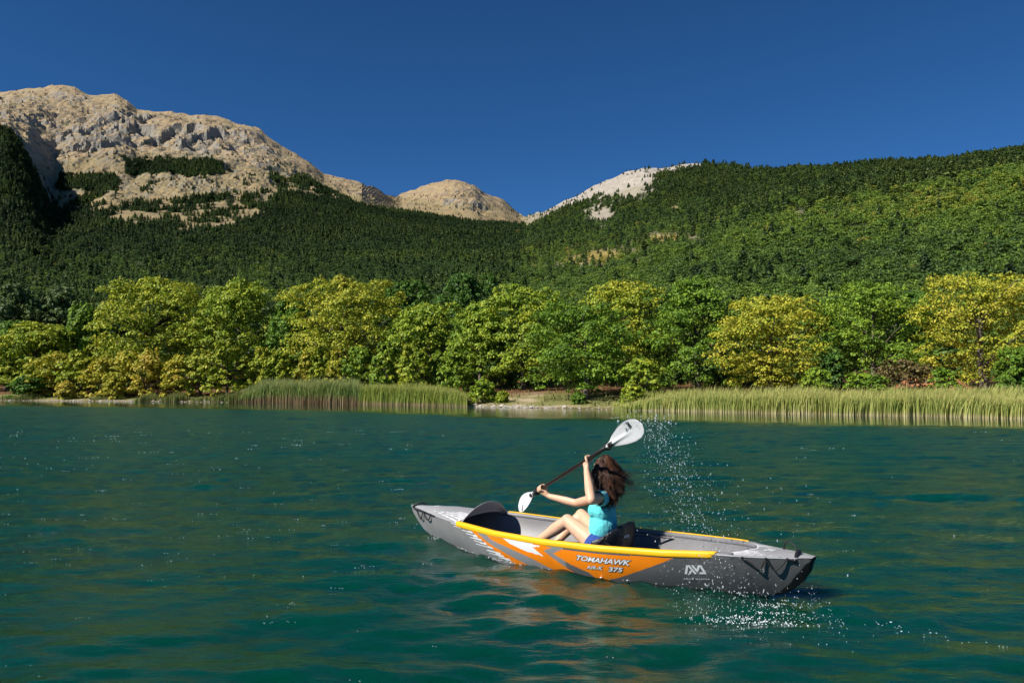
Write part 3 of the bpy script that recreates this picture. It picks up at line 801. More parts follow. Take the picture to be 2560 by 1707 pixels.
def forest(name, X, Y, Z, H, T, R, wid, col, nvar, seed):
    rs = np.random.RandomState(seed)
    me = bpy.data.meshes.new(name); n = len(X)
    me.vertices.add(n); me.vertices.foreach_set('co', np.stack([X, Y, Z - H * .03], 1).astype(np.float32).ravel())
    a = me.attributes.new('pick', 'INT', 'POINT'); a.data.foreach_set('value', rs.randint(0, nvar, n).astype(np.int32))
    wv = H * wid * rs.uniform(.75, 1.35, n)
    a = me.attributes.new('size', 'FLOAT_VECTOR', 'POINT'); a.data.foreach_set('vector', np.stack([wv, wv, H], 1).astype(np.float32).ravel())
    a = me.attributes.new('turn', 'FLOAT', 'POINT'); a.data.foreach_set('value', R.astype(np.float32))
    a = me.attributes.new('tint', 'FLOAT', 'POINT'); a.data.foreach_set('value', T.astype(np.float32))
    o = bpy.data.objects.new(name, me); C.objects.link(o)
    md = o.modifiers.new('scatter', 'NODES'); md.node_group = inst_group(name, col)
    return o
# the 300 that show largest are trees of their own
app = sH / sY * ((sBx > 0) & (sBx < 2560) & (sPy < 860)) * np.where(sPy < 800, 1, .6)
order = np.argsort(-app); own = np.zeros(len(sX), bool); own[order[:300]] = True
for i in order[:300]:
    fir = bool(sFir[i]); src = (fir_vars if fir else oak_vars)[int(sRot[i] * 97) % 6]
    o = src.copy(); o.name = 'hill_fir' if fir else 'hill_broadleaf_tree'
    C.objects.link(o)
    o.location = (sX[i], sY[i], sZ[i] - .3); wd = sH[i] * (1.45 if fir else 1.12)
    o.scale = (wd, wd, sH[i]); o.rotation_euler = (0, 0, sRot[i]); o['obj_tint'] = float(sT[i])
    tag(o, 'dark fir among the closest trees of the slope above the shore wood' if fir else 'round green broadleaf tree among the closest trees of the slope above the shore wood', 'tree',
        'nearest firs on the slope' if fir else 'nearest broadleaf trees on the slope')
k_ = sFir & ~own
tag(forest('fir_forest', sX[k_], sY[k_], sZ[k_], sH[k_], sT[k_], sRot[k_], 1.45, FIRS, 6, 1), 'dark fir forest covering the mountain flanks up to the tree line', 'forest', kind='stuff')
k_ = ~sFir & ~own
tag(forest('broadleaf_forest', sX[k_], sY[k_], sZ[k_], sH[k_], sT[k_], sRot[k_], 1.12, OAKS, 6, 2), 'green broadleaf forest mixed into the slopes and covering the right hill', 'forest', kind='stuff')

# ---- reeds, sedge and bank plants
def blade_field(name, pts, hts, width, lean, stops, label, cat, seed, dry=0.25, fan=1.0):
    rs = np.random.RandomState(seed); n = len(pts)
    P = np.asarray(pts); H = np.asarray(hts)
    a = rs.uniform(0, 6.283, n); ln = np.abs(rs.normal(0, lean, n)) * H
    wind = np.array([0.16, -0.04]) * H[:, None] * fan * (0.75 + 1.1 * fbm(P[:, 0] / 1.3, P[:, 1] / 1.3, 3, seed))[:, None]
    dx = np.cos(a) * ln + wind[:, 0]; dy = np.sin(a) * ln + wind[:, 1]
    th = rs.uniform(0, math.pi, n); wv = width * rs.uniform(.6, 1.4, n)
    ox, oy = np.cos(th) * wv / 2, np.sin(th) * wv / 2
    lev = [0, .4, .75, 1.0]; wd = [1, .9, .6, .05]; ba = [0, .16, .55, 1.0]; hz = [0, .42, .76, .97]
    V = np.zeros((n, 8, 3))
    for k in range(4):
        for s, sg in ((0, -1), (1, 1)):
            V[:, 2 * k + s, 0] = P[:, 0] + dx * ba[k] + sg * ox * wd[k]
            V[:, 2 * k + s, 1] = P[:, 1] + dy * ba[k] + sg * oy * wd[k]
            V[:, 2 * k + s, 2] = P[:, 2] + H * hz[k]
    b = np.arange(n)[:, None] * 8
    F = np.concatenate([b + np.array([0, 1, 3, 2]), b + np.array([2, 3, 5, 4]), b + np.array([4, 5, 7, 6])])
    k = NT(name)
    lv = k.n('ShaderNodeAttribute', attribute_name='leafvar').outputs['Fac']
    up = k.n('ShaderNodeAttribute', attribute_name='along').outputs['Fac']
    nz = k.noise(0.35, 3, .6, k.pos())
    t = k.math('ADD', k.math('MULTIPLY', lv, .55), k.math('MULTIPLY', nz, .5))
    green = k.ramp(t, stops[0])
    foot = k.ramp(lv, stops[1])
    tip = k.ramp(lv, stops[2])
    col = k.mix(k.ramp(up, [(dry * .6, (0, 0, 0)), (dry * 1.6, (1, 1, 1))]), foot, green)
    col = k.mix(k.ramp(up, [(.80, (0, 0, 0)), (1.0, (.8, .8, .8))]), col, tip)
    k.base(col); k.b.inputs['Roughness'].default_value = .6; k.b.inputs['Specular IOR Level'].default_value = .2
    tr = k.n('ShaderNodeBsdfTranslucent'); k.l(col, tr.inputs['Color'])
    mx = k.n('ShaderNodeMixShader'); mx.inputs[0].default_value = .3
    k.l(k.b.outputs[0], mx.inputs[1]); k.l(tr.outputs[0], mx.inputs[2]); k.l(mx.outputs[0], k.out.inputs[0])
    o = mesh_np(name, V.reshape(-1, 3), F, [k.m])
    face_attr(o, 'leafvar', np.tile(rs.uniform(0, 1, n), 3))
    point_attr(o, 'along', np.tile(np.repeat([0, .4, .75, 1.0], 2), n))
    return tag(o, label, cat, kind='stuff')

def field_pts(n, bx0, bx1, d0, d1, seed, front=False):
    rs = np.random.RandomState(seed)
    bx = rs.uniform(bx0, bx1, n); s = shore_y(bx)
    q_ = rs.uniform(0, 1, n) ** (1.9 if front else 1)
    yy = s + d0 + (d1 - d0) * q_ + (fbm(bx / 70, bx * 0, 2, 6) * .25 + rs.normal(0, .12, n) if front else 0); xx = (bx - 1280) / F_PX * yy
    z = np.array([ground_z(a, b) for a, b in zip(xx, yy)])
    return bx, xx, yy, z
# pale reed bed on the right
bx, xx, yy, z = field_pts(36000, 1530, 2950, -0.7, 4.6, 21, True)
edge_ = np.interp(bx, [1530, 1600, 1720], [0.1, .62, 1.0])
ht = (1.02 + .26 * fbm(xx / 2.2, yy / 2.2, 4, 8) + RNG.normal(0, .13, len(xx))) * edge_
z = np.maximum(z, -0.05)
blade_field('pale_reeds', np.stack([xx, yy, z], 1), ht, 0.036, .15,
            [[(0.2, (0.21, 0.28, 0.06)), (0.5, (0.36, 0.41, 0.10)), (0.85, (0.55, 0.52, 0.17))], [(0, (0.50, 0.42, 0.20)), (1, (0.70, 0.62, 0.36))], [(0, (0.45, 0.40, 0.13)), (1, (0.60, 0.46, 0.20))]],
            'pale green-gold reed bed along the right part of the far shore', 'reeds', 31, .17, 1.0)
# tall grey-green reeds left of the middle
bx, xx, yy, z = field_pts(15000, 598, 905, -0.7, 4.8, 22, True)
edge_ = np.interp(bx, [598, 660, 880, 905], [0.35, .95, 1.0, .7])
ht = (1.80 + .35 * fbm(xx / 2, yy / 2, 3, 9) + RNG.normal(0, .2, len(xx))) * edge_
blade_field('tall_reeds', np.stack([xx, yy, np.maximum(z, -.05)], 1), ht, 0.050, .17,
            [[(0.2, (0.12, 0.19, 0.045)), (0.5, (0.24, 0.32, 0.085)), (0.85, (0.40, 0.39, 0.14))], [(0, (0.20, 0.13, 0.07)), (1, (0.42, 0.31, 0.17))], [(0, (0.24, 0.27, 0.09)), (1, (0.42, 0.38, 0.18))]],
            'tall grey-green reed bed with reddish foot left of the sandy beach', 'reeds', 32, .3, 1.1)
# short yellow-green reeds in the middle
bx, xx, yy, z = field_pts(14000, 898, 1168, -0.7, 3.6, 23, True)
edge_ = np.interp(bx, [898, 940, 1050, 1130, 1168], [0.9, 1.0, .95, .72, .45])
ht = (1.50 + .22 * fbm(xx / 2, yy / 2, 3, 10) + RNG.normal(0, .13, len(xx))) * edge_
blade_field('short_reeds', np.stack([xx, yy, np.maximum(z, -.05)], 1), ht, 0.045, .13,
            [[(0.2, (0.16, 0.25, 0.045)), (0.5, (0.30, 0.37, 0.07)), (0.85, (0.46, 0.45, 0.11))], [(0, (0.36, 0.27, 0.14)), (1, (0.55, 0.44, 0.26))], [(0, (0.32, 0.33, 0.08)), (1, (0.44, 0.40, 0.14))]],
            'shorter yellow-green reed bed beside the sandy beach', 'reeds', 33, .15, 1.1)
# sedge tufts on the left bank, grass on the shore
pts = []; hts = []
rs = np.random.RandomState(5)
for (b0, d, rr, h, n) in ((372, .8, 1.0, .8, 420), (440, .9, 1.1, .9, 480), (505, 1.4, .8, .5, 200), (560, 1.0, 1.2, .8, 420), (70, 1.4, 1.2, .7, 300), (250, 1.6, .8, .4, 200), (20, 1.6, 1.5, .4, 300), (600, .8, 1.2, 1.1, 450)):
    y0 = shore_y(b0) + d; x0 = (b0 - 1280) / F_PX * y0
    xs = x0 + rs.normal(0, rr * .6, n); ys = y0 + rs.normal(0, .5, n)
    for a, b in zip(xs, ys):
        pts.append((a, b, ground_z(a, b))); hts.append(h * rs.uniform(.5, 1.1) * math.exp(-((a - x0) / rr) ** 2 * .5))
bx, xx, yy, z = field_pts(9000, -300, 3000, 1.2, 16, 24)
keep = (z > .08) & (fbm(xx / 1.5, yy / 1.5, 3, 81) > -.05)
for a, b, c in zip(xx[keep], yy[keep], z[keep]): pts.append((a, b, c)); hts.append(rs.uniform(.10, .38))
blade_field('bank_grass', np.array(pts), np.array(hts), 0.055, .35,
            [[(0.2, (0.09, 0.14, 0.03)), (0.5, (0.17, 0.21, 0.05)), (0.85, (0.30, 0.27, 0.09))], [(0, (0.12, 0.11, 0.05)), (1, (0.25, 0.20, 0.10))], [(0, (0.25, 0.25, 0.08)), (1, (0.36, 0.28, 0.12))]],
            'sedge tufts and grass on the bank between water and trees', 'grass', 34, .2, .5)
# undergrowth under and behind the trees (dark mass seen between the crowns)
def undergrowth():
    rs = np.random.RandomState(77); P = []; N = []
    for i in range(900):
        bxx = rs.uniform(-250, 2850); s = float(shore_y(bxx)); d = rs.uniform(15, 55) if bxx < 2180 or bxx > 2330 else rs.uniform(22, 55)
        y = s + d; x = (bxx - 1280) / F_PX * y; z = ground_z(x, y)
        hh = rs.uniform(.6, 2.4) * np.interp(d, [15, 30], [.7, 1.5]); ww = rs.uniform(.8, 2.2)
        m = 46; q = rs.normal(size=(m, 3)); q /= np.linalg.norm(q, axis=1)[:, None]; q[:, 2] = np.abs(q[:, 2])
        P.append(np.array([x, y, z]) + q * [ww, ww, hh]); N.append(q + rs.normal(size=(m, 3)) * .5)
    P = np.concatenate(P); N = np.concatenate(N)
    V, F = leaf_quads(P, N, .48, rs, 1.3, .3)
    o = mesh_np('undergrowth', V, F, [M_HILL]); face_attr(o, 'leafvar', rs.uniform(0, 1, len(P))); o['obj_tint'] = 0.35
    tag(o, 'dark green undergrowth between and behind the trunks of the shore trees', 'undergrowth', kind='stuff')
undergrowth()
def stones():
    rs = np.random.RandomState(8); parts = []
    for i in range(900):
        b0 = rs.choice([rs.normal(290, 190), rs.normal(1250, 90), rs.uniform(0, 2560)])
        y0 = float(shore_y(b0)) + abs(rs.normal(.35, .55)); x0 = (b0 - 1280) / F_PX * y0; r0 = rs.uniform(.03, .10) * (2.2 if rs.uniform() < .06 else 1)
        v = np.array([[1, 0, 0], [.3, 1, 0], [-.9, .5, 0], [-.7, -.8, 0], [.4, -.9, 0], [.1, .1, .7], [0, 0, -.5]]) * rs.uniform(.7, 1.3, (7, 1)) * r0
        f = [[0, 1, 5], [1, 2, 5], [2, 3, 5], [3, 4, 5], [4, 0, 5], [1, 0, 6], [2, 1, 6], [3, 2, 6], [4, 3, 6], [0, 4, 6]]
        parts.append((v + [x0, y0, ground_z(x0, y0) + r0 * .2], f))
    V, F = join_geo(parts)
    tag(mesh_np('shore_stones', V, F, [simple('limestone', (0.46, 0.41, 0.33), .9, .3, 4, .2)]), 'pale stones scattered along the waterline of the far shore', 'stones', kind='stuff')
stones()
# ================================================================== KAYAK
# local frame: +x to the bow, +y to port (the near side), z up, origin on the waterline amidships
KM = Matrix(((-.7744, -.6327, 0, .5187), (.6327, -.7744, 0, 6.6125), (0, 0, 1, 0), (0, 0, 0, 1)))
KU = [-1.92, -1.85, -1.7, -1.5, -1.3, -1, -.5, 0, .5, .95, 1.3, 1.6, 1.8, 1.92]; KW = [.03, .09, .16, .24, .30, .38, .45, .475, .46, .385, .26, .13, .045, .006]
GU = [-1.92, -1.6, -1.3, -1, -.5, 0, .5, .95, 1.3, 1.6, 1.92]; GZ = [.273, .265, .262, .245, .225, .217, .222, .238, .245, .255, .268]
BU = [-1.92, -1.85, -1.7, -1.6, -1.4, -1.14, -.5, 0, .46, .8, 1.2, 1.6, 1.75, 1.92]; BW = [.012, .015, .02, .03, .10, .165, .33, .36, .36, .28, .14, .02, .01, .004]
ZU = [-1.92, -1.9, -1.85, -1.78, -1.71, -1.61, -1.4, -1.0, 0, 1.2, 1.5, 1.6, 1.74, 1.81, 1.89, 1.92]; ZZ = [.262, .19, .115, .05, .01, -.02, -.05, -.07, -.07, -.06, -.03, 0.0, .06, .12, .2, .262]
def smi(u, X, Y, h=.05):
    return (np.interp(u - h, X, Y) + 2 * np.interp(u, X, Y) + np.interp(u + h, X, Y)) / 4
def k_w(u): return smi(u, KU, KW)
def k_g(u): return smi(u, GU, GZ)
def side(u, q, off=0.0):
    u = np.asarray(u, float); q = np.asarray(q, float)
    w = k_w(u); g = k_g(u); b = smi(u, BU, BW); z = np.interp(u, ZU, ZZ)
    v = b + (w - b) * q + .02 * np.sin(np.pi * q) * np.minimum(1, w * 4) + off
    return np.stack(np.broadcast_arrays(u, v, z + (g - z) * q), -1)
def in_poly(px, py, poly):
    inside = np.zeros(px.shape, bool); n = len(poly)
    for i in range(n):
        x1, y1 = poly[i]; x2, y2 = poly[(i + 1) % n]
        c = ((y1 > py) != (y2 > py))
        with np.errstate(divide='ignore', invalid='ignore'):
            inside ^= c & (px < (x2 - x1) * (py - y1) / (y2 - y1 + 1e-12) + x1)
    return inside
PAT = {
'orange': [
 [(0.857, 1.02), (0.767, 1.02), (0.611, 0.748), (0.419, 0.535), (0.247, 0.327), (0.12, 0.20), (0.30, 0.20), (0.403, 0.352)],
 [(0.647, 1.02), (0.439, 1.02), (-0.004, .93), (-0.094, 0.88), (-0.017, 0.767), (-0.204, 0.358), (-0.30, 0.20), (-0.12, 0.20), (-0.029, 0.30), (0.117, 0.484), (0.334, 0.667), (0.516, 0.805)],
 [(-0.101, 0.723), (-0.191, 0.870), (-0.616, 0.875), (-1.067, 0.893), (-0.626, 0.289), (-.52, .18), (-.44, .18), (-0.391, 0.327), (-0.240, 0.491)]],
'white': [
 [(0.444, 1.02), (-0.004, 0.874), (0.086, 0.818), (-0.009, 0.610), (0.165, 0.667), (0.316, 0.792)],
 [(1.116, 0.956), (0.985, 1.000), (0.888, 1.000), (0.867, 0.970)], [(1.049, 0.899), (0.900, 0.943), (0.824, 0.962), (0.811, 0.905)],
 [(0.959, 0.849), (0.839, 0.874), (0.767, 0.899), (0.754, 0.840)], [(0.900, 0.786), (0.783, 0.805), (0.711, 0.824), (0.698, 0.765)],
 [(0.852, 0.711), (0.729, 0.736), (0.657, 0.742), (0.644, 0.690)], [(0.808, 0.635), (0.683, 0.654), (0.603, 0.667), (0.593, 0.608)],
 [(0.762, 0.553), (0.621, 0.572), (0.529, 0.585), (0.516, 0.533)], [(0.698, 0.459), (0.544, 0.472), (0.444, 0.472), (0.437, 0.413)],
 [(0.611, 0.377), (0.483, 0.409), (0.416, 0.409), (0.409, 0.350)], [(0.52, 0.30), (0.42, 0.34), (0.36, 0.34), (0.35, 0.29)]],
'black': [[(-1.95, -.1), (-1.95, .70), (-1.885, .70), (-1.85, .50), (-1.764, 0.20), (-1.65, 0.02), (-1.55, -.1)]]}
def fabric(name, col, rough=.45, weave=False, spec=.4, dirt=.10):
    k = NT(name); v = k.obj()
    nz = k.noise(7, 5, .65, v); nf = k.noise(160, 2, .5, v)
    c0 = tuple(c * (1 - dirt) for c in col); c1 = tuple(min(1, c * (1 + dirt)) for c in col)
    cc = k.ramp(nz, [(.3, c0), (.7, c1)])
    if weave:
        mp = k.n('ShaderNodeMapping'); mp.inputs['Rotation'].default_value = (0, .95, 0); k.l(v, mp.inputs[0])
        w = k.n('ShaderNodeTexWave'); w.inputs['Scale'].default_value = 26; w.inputs['Distortion'].default_value = .3; w.inputs['Detail'].default_value = 0; k.l(mp.outputs[0], w.inputs[0])
        cc = k.mix(k.math('MULTIPLY', w.outputs['Fac'], .55), cc, tuple(c * .62 for c in col))
        k.bump(w.outputs['Fac'], .25, .002)
    else: k.bump(k.math('ADD', nz, k.math('MULTIPLY', nf, .15)), .25, .006)
    k.base(cc); k.b.inputs['Roughness'].default_value = rough; k.b.inputs['Specular IOR Level'].default_value = spec
    return k.m
M_GREY = fabric('grey_pvc', (0.255, 0.248, 0.248)); M_CARB = fabric('dark_grey_weave', (0.13, 0.128, 0.13), weave=True)
M_ORG = fabric('orange_pvc', (0.90, 0.235, 0.006), .42); M_WHT = fabric('white_pvc', (0.80, 0.80, 0.80), .42, dirt=.03)
M_BLK = fabric('black_rubber', (0.008, 0.008, 0.009), .6); M_YEL = fabric('yellow_pvc', (0.92, 0.50, 0.012), .40, dirt=.05)
M_LGREY = fabric('light_grey_deck', (0.34, 0.335, 0.335)); M_INN = fabric('inner_grey', (0.185, 0.18, 0.185))
M_ROPE = fabric('black_cord', (0.02, 0.02, 0.02), .7); M_BNY = fabric('black_nylon', (0.012, 0.012, 0.014), .55)

kayak = bpy.data.objects.new('inflatable_kayak', None); kayak.empty_display_size = .5; C.objects.link(kayak); kayak.matrix_world = KM
tag(kayak, 'grey, orange and yellow inflatable kayak afloat on the lake', 'kayak')

# hull: both sides and the bottom
nu, nq, nbm = 769, 47, 3
us = np.linspace(-1.92, 1.92, nu); qs = np.linspace(0, 1, nq)
uu, qq = np.meshgrid(us, qs, indexing='ij')
Sp = side(uu, qq)                                           # port
bot = np.stack([np.stack([us, smi(us, BU, BW) * t, np.interp(us, ZU, ZZ) - .012 * (1 - t * t) * np.minimum(1, smi(us, BU, BW) * 8)], -1) for t in np.linspace(-1, 1, nbm + 2)[1:-1]], 1)
Ss = Sp[:, ::-1].copy(); Ss[..., 1] *= -1                   # starboard, gunwale first
ring = np.concatenate([Ss, bot, Sp], 1); nr = ring.shape[1]
F = grid_faces(nu, nr)
fu = (uu[:-1, :-1] + uu[1:, 1:]) / 2; fq = (qq[:-1, :-1] + qq[1:, 1:]) / 2
mi = np.where(fu > -.2 + .0 * fq, 0, 1)                     # smooth grey forward, weave aft
for key, idx in (('orange', 2), ('white', 3), ('black', 4)):
    for poly in PAT[key]:
        mi = np.where(in_poly(fu, fq, poly), idx, mi)
mi = np.where((fq > .915) & (fu < .9) & (fu > -1.2) & (mi == 2), 0, mi)
full = np.zeros((nu - 1, nr - 1), int)
full[:, :nq - 1] = mi[:, ::-1]; full[:, nq - 1:nr - nq] = 1; full[:, -(nq - 1):] = mi
hull = mesh_np('hull', ring.reshape(-1, 3), F[:, ::-1].copy(), [M_GREY, M_CARB, M_ORG, M_WHT, M_BLK], kayak, smooth=True, mat_idx=full.ravel())

# decks with printed rays
def deck(name, u0, u1, n, crown, rev, lip):
    m = 56; U = np.linspace(0, 1, n); T = np.linspace(-1, 1, m)
    ug, tg = np.meshgrid(U, T, indexing='ij')
    start = u0 + lip * (1 - np.abs(tg) ** 1.6)
    ug2 = start + (u1 - start) * ug
    w = k_w(ug2) - .0; g = k_g(ug2)
    z = g + crown * np.minimum(1, w * 4.5) * (1 - tg ** 2) + .004
    V = np.stack([ug2, w * tg, z], -1)
    f = grid_faces(n, m)
    if u1 < u0: f = f[:, ::-1].copy()
    uc = (ug[:-1, :-1] + ug[1:, 1:]) / 2; tc = (tg[:-1, :-1] + tg[1:, 1:]) / 2
    ray = np.zeros(uc.shape, bool)
    for c in (.93, .80, .69, .59, .50, .42):
        L = {.93: .55, .80: .46, .69: .40, .59: .36, .50: .30, .42: .26}[c]
        wd = .030 * (1 - uc / L) + .004
        for s in (-1, 1): ray |= (uc < L) & (np.abs(tc - s * (c * (1 - uc * .35))) < wd)
    ray |= (uc < .03)
    o = mesh_np(name, V.reshape(-1, 3), f, [M_LGREY, M_WHT], kayak, smooth=True, mat_idx=ray.ravel().astype(int))
    return o
deck('bow_deck', .99, 1.918, 150, .050, False, 0.0)
deck('stern_deck', -1.36, -1.918, 150, .018, True, -.16)

# yellow gunwale tubes
for s in (1, -1):
    ur = np.linspace(-1.355, .985, 90)
    w = k_w(ur); g = k_g(ur)
    an = np.radians(np.linspace(-48, 132, 17))              # outer flank, over the top, just past the crest
    rows = []
    for a in an:
        ca, sa = math.cos(a), math.sin(a)
        ey = math.copysign(abs(ca) ** .75, ca) * .0275; ez = math.copysign(abs(sa) ** .8, sa) * (.022 if sa > 0 else .030)
        rows.append(np.stack([ur - s * 0 + .03 * (a - 0.5) * 0, s * (w - .0255 + ey), g - .002 + ez], -1))
    V = np.stack(rows, 0); V[:, :3, 0] += np.linspace(.03, -.01, 17)[:, None] * np.linspace(1, 0, 3)[None, :]
    mesh_np('gunwale', V.reshape(-1, 3), grid_faces(17, 90), [M_YEL], kayak, smooth=True)
    ue = np.linspace(-1.45, 1.0, 90)
    mesh_np('side_tube', *tube_geo(np.stack([ue, s * (k_w(ue) - .030), k_g(ue) - .008], -1), .0255, 14), [M_INN], kayak, smooth=True)
# inner walls and floor
ui = np.linspace(-1.62, 1.62, 90)
wi = k_w(ui) - .070; gi = k_g(ui) - .018; fi = np.clip(smi(ui, BU, BW) - .02, .004, .30)
fi = np.minimum(fi, np.maximum(wi, .004)); wi = np.maximum(wi, fi)
for s in (1, -1):
    t = np.linspace(0, 1, 9)
    V = np.stack([np.stack([ui, s * (wi + (fi - wi) * (k * k * .6 + k * .4)), gi + (.03 - gi) * k], -1) for k in t], 1)
    mesh_np('inner_wall', V.reshape(-1, 3), grid_faces(90, 9) if s > 0 else grid_faces(90, 9)[:, ::-1].copy(), [M_INN], kayak, smooth=True)
ridge = np.linspace(-1, 1, 41)
V = np.stack([np.stack([ui, fi * k, .030 + .010 * np.abs(math.cos(k * math.pi * 2.5)) + 0 * ui], -1) for k in ridge], 1)
mesh_np('floor_mat', V.reshape(-1, 3), grid_faces(90, 41), [fabric('dark_floor', (0.06, .06, .065))], kayak, smooth=True)
# coaming flap at the front of the opening
def coaming():
    T = np.linspace(-1, 1, 49); rows = []
    for k, (du, h, wsc) in enumerate(((.0, .0, 1.0), (-.012, .04, .995), (-.035, .095, .97), (-.045, .112, .965), (-.05, .112, .955), (-.042, .09, .95), (-.012, .03, .955), (.012, -.005, .96))):
        u = .975 + du
        w = (k_w(.985) - .045) * wsc
        z = k_g(.985) - .004 + .045 * (1 - T ** 2) + h * .92 * (1 - np.abs(T) ** 2.2) + .01 * (1 - np.abs(T) ** 6)
        rows.append(np.stack([u + .05 * np.abs(T) ** 2, w * T, z], -1))
    V = np.stack(rows, 0)
    return mesh_np('coaming_flap', V.reshape(-1, 3), grid_faces(len(rows), 49), [fabric('flap_grey', (.36, .33, .335), .6)], kayak, smooth=True)
coaming()
# seams
for s in (1, -1):
    ur = np.linspace(-1.84, -1.36, 30); mesh_np('seam', *tube_geo(np.stack([ur, s * (k_w(ur) - .004), k_g(ur)], -1), .006, 6), [M_LGREY], kayak, smooth=True)
    ur = np.linspace(1.0, 1.86, 30); mesh_np('seam', *tube_geo(np.stack([ur, s * (k_w(ur) - .004), k_g(ur)], -1), .006, 6), [M_LGREY], kayak, smooth=True)
    q = np.linspace(0, 1, 20)
# cords and handles
def arc(pts, n=18):
    P = np.array(pts, float); m = len(P); t = np.linspace(0, m - 1, n); out = []
    for x in t:
        i = min(int(x), m - 2); f = x - i
        p0 = P[max(i - 1, 0)]; p1 = P[i]; p2 = P[i + 1]; p3 = P[min(i + 2, m - 1)]
        out.append(.5 * (2 * p1 + (p2 - p0) * f + (2 * p0 - 5 * p1 + 4 * p2 - p3) * f * f + (3 * p1 - p0 - 3 * p2 + p3) * f ** 3))
    return np.array(out)
def sp(u, q, off=.012, s=1):
    p = side(u, q, off); p = np.array(p, float).reshape(3); p[1] *= s; return p
def lug(p, r=.011):
    bm = bmesh.new(); bmesh.ops.create_uvsphere(bm, u_segments=8, v_segments=5, radius=r)
    me = bpy.data.meshes.new('lug'); bm.to_mesh(me); bm.free(); me.materials.append(M_BNY)
    o = bpy.data.objects.new('lug', me); C.objects.link(o); o.parent = kayak; o.location = p
    return o
for s in (1, -1):
    mesh_np('side_cord', *tube_geo(arc([sp(1.85, .82, s=s), sp(1.80, .86, s=s), sp(1.74, .62, .02, s), sp(1.70, .58, .02, s), sp(1.645, .93, s=s), sp(1.58, .74, .02, s), sp(1.51, .80, .02, s), sp(1.47, .97, s=s)], 40), .0058, 6), [M_ROPE], kayak, smooth=True)
    mesh_np('cord_strap', *tube_geo(arc([sp(1.855, .84, .008, s), sp(1.63, .96, .008, s), sp(1.39, .99, .008, s)], 16), .009, 6, flat=(1, .5)), [M_BNY], kayak, smooth=True)
    for u, q in ((1.84, .86), (1.645, .95), (1.47, .98)): lug(sp(u, q, .01, s))
    mesh_np('side_cord', *tube_geo(arc([sp(-1.52, .97, .012, s), sp(-1.57, .86, .02, s), sp(-1.615, .72, .022, s), sp(-1.66, .95, s=s), sp(-1.70, .70, .022, s), sp(-1.745, .78, .02, s), sp(-1.785, .97, s=s), sp(-1.82, .92, s=s)], 40), .0058, 6), [M_ROPE], kayak, smooth=True)
    for u in (-1.52, -1.66, -1.785): lug(sp(u, .98, .008, s))
mesh_np('bow_handle', *tube_geo(arc([(1.862, .035, .262), (1.83, .03, .285), (1.80, 0, .300), (1.77, -.03, .295), (1.745, -.05, .272)]), .011, 8), [M_BNY], kayak, smooth=True)
mesh_np('stern_rope_loop', *tube_geo(arc([(-1.665, -.135, .278), (-1.675, -.12, .318), (-1.715, -.09, .342), (-1.765, -.06, .330), (-1.79, -.03, .292), (-1.81, 0, .283)]), .0062, 6), [M_ROPE], kayak, smooth=True)
mesh_np('stern_handle', *tube_geo(arc([(-1.792, -.06, .280), (-1.81, -.02, .296), (-1.815, .03, .292), (-1.825, .075, .272), (-1.822, .10, .250)]), .015, 8), [M_BNY], kayak, smooth=True)
lug((-1.665, -.135, .275)); 

# lettering and emblem, flat print laid on the fabric
def emblem_geo():
    """strokes of the maker's mark in a 1 x .42 box"""
    def st(a, b, w): return [(a[0] - w / 2, a[1]), (b[0] - w / 2, b[1]), (b[0] + w / 2, b[1]), (a[0] + w / 2, a[1])]
    return [st((.055, 0), (.22, .42), .11), st((.22, .42), (.27, .42), .11), st((.27, .42), (.50, 0), .11), st((.235, 0), (.33, .17), .10),
            st((.39, .42), (.44, .42), .11), st((.44, .42), (.60, .13), .11), st((.60, .13), (.745, .42), .11), st((.745, .42), (.79, .42), .11), st((.79, .42), (.945, 0), .11),
            [(.66, 0), (.66 + .05, .10), (.93, .10), (.99, 0)], [(.52, .30), (.575, .17), (.66, 0.0), (.52, 0.16)]]
def lay(name, polys2d, mapper, mat, parent):
    V = []; Fc = []
    for P in polys2d:
        # split into a fine fan so that it hugs curved cloth
        b = len(V); V += [mapper(x, y) for x, y in P]; Fc.append(list(range(b, len(V))))
    return mesh_np(name, V, Fc, [mat], parent)
def side_map(u0, q0, ul, uq, hx, off=.0022):
    """x along the writing (towards the stern), y up"""
    def f(x, y):
        u = u0 - x * ul; q = q0 + x * uq + y * hx
        return side(u, q, off).tolist()
    return f
lay('emblem', emblem_geo(), side_map(-1.118, .528, .150, .02, .50), M_WHT, kayak)
def text_polys(txt, shear=0.0, bold=0.0, space=1.0):
    cu = bpy.data.curves.new('t', 'FONT'); cu.body = txt; cu.size = 1; cu.shear = shear; cu.offset = bold; cu.space_character = space; cu.resolution_u = 3
    o = bpy.data.objects.new('t', cu); C.objects.link(o)
    dg = bpy.context.evaluated_depsgraph_get(); me = bpy.data.meshes.new_from_object(o.evaluated_get(dg))
    v = np.array([x.co[:] for x in me.vertices]); f = [list(p.vertices) for p in me.polygons]
    bpy.data.objects.remove(o); bpy.data.curves.remove(cu); bpy.data.meshes.remove(me)
    v[:, 0] -= v[:, 0].min(); 
    return v, f
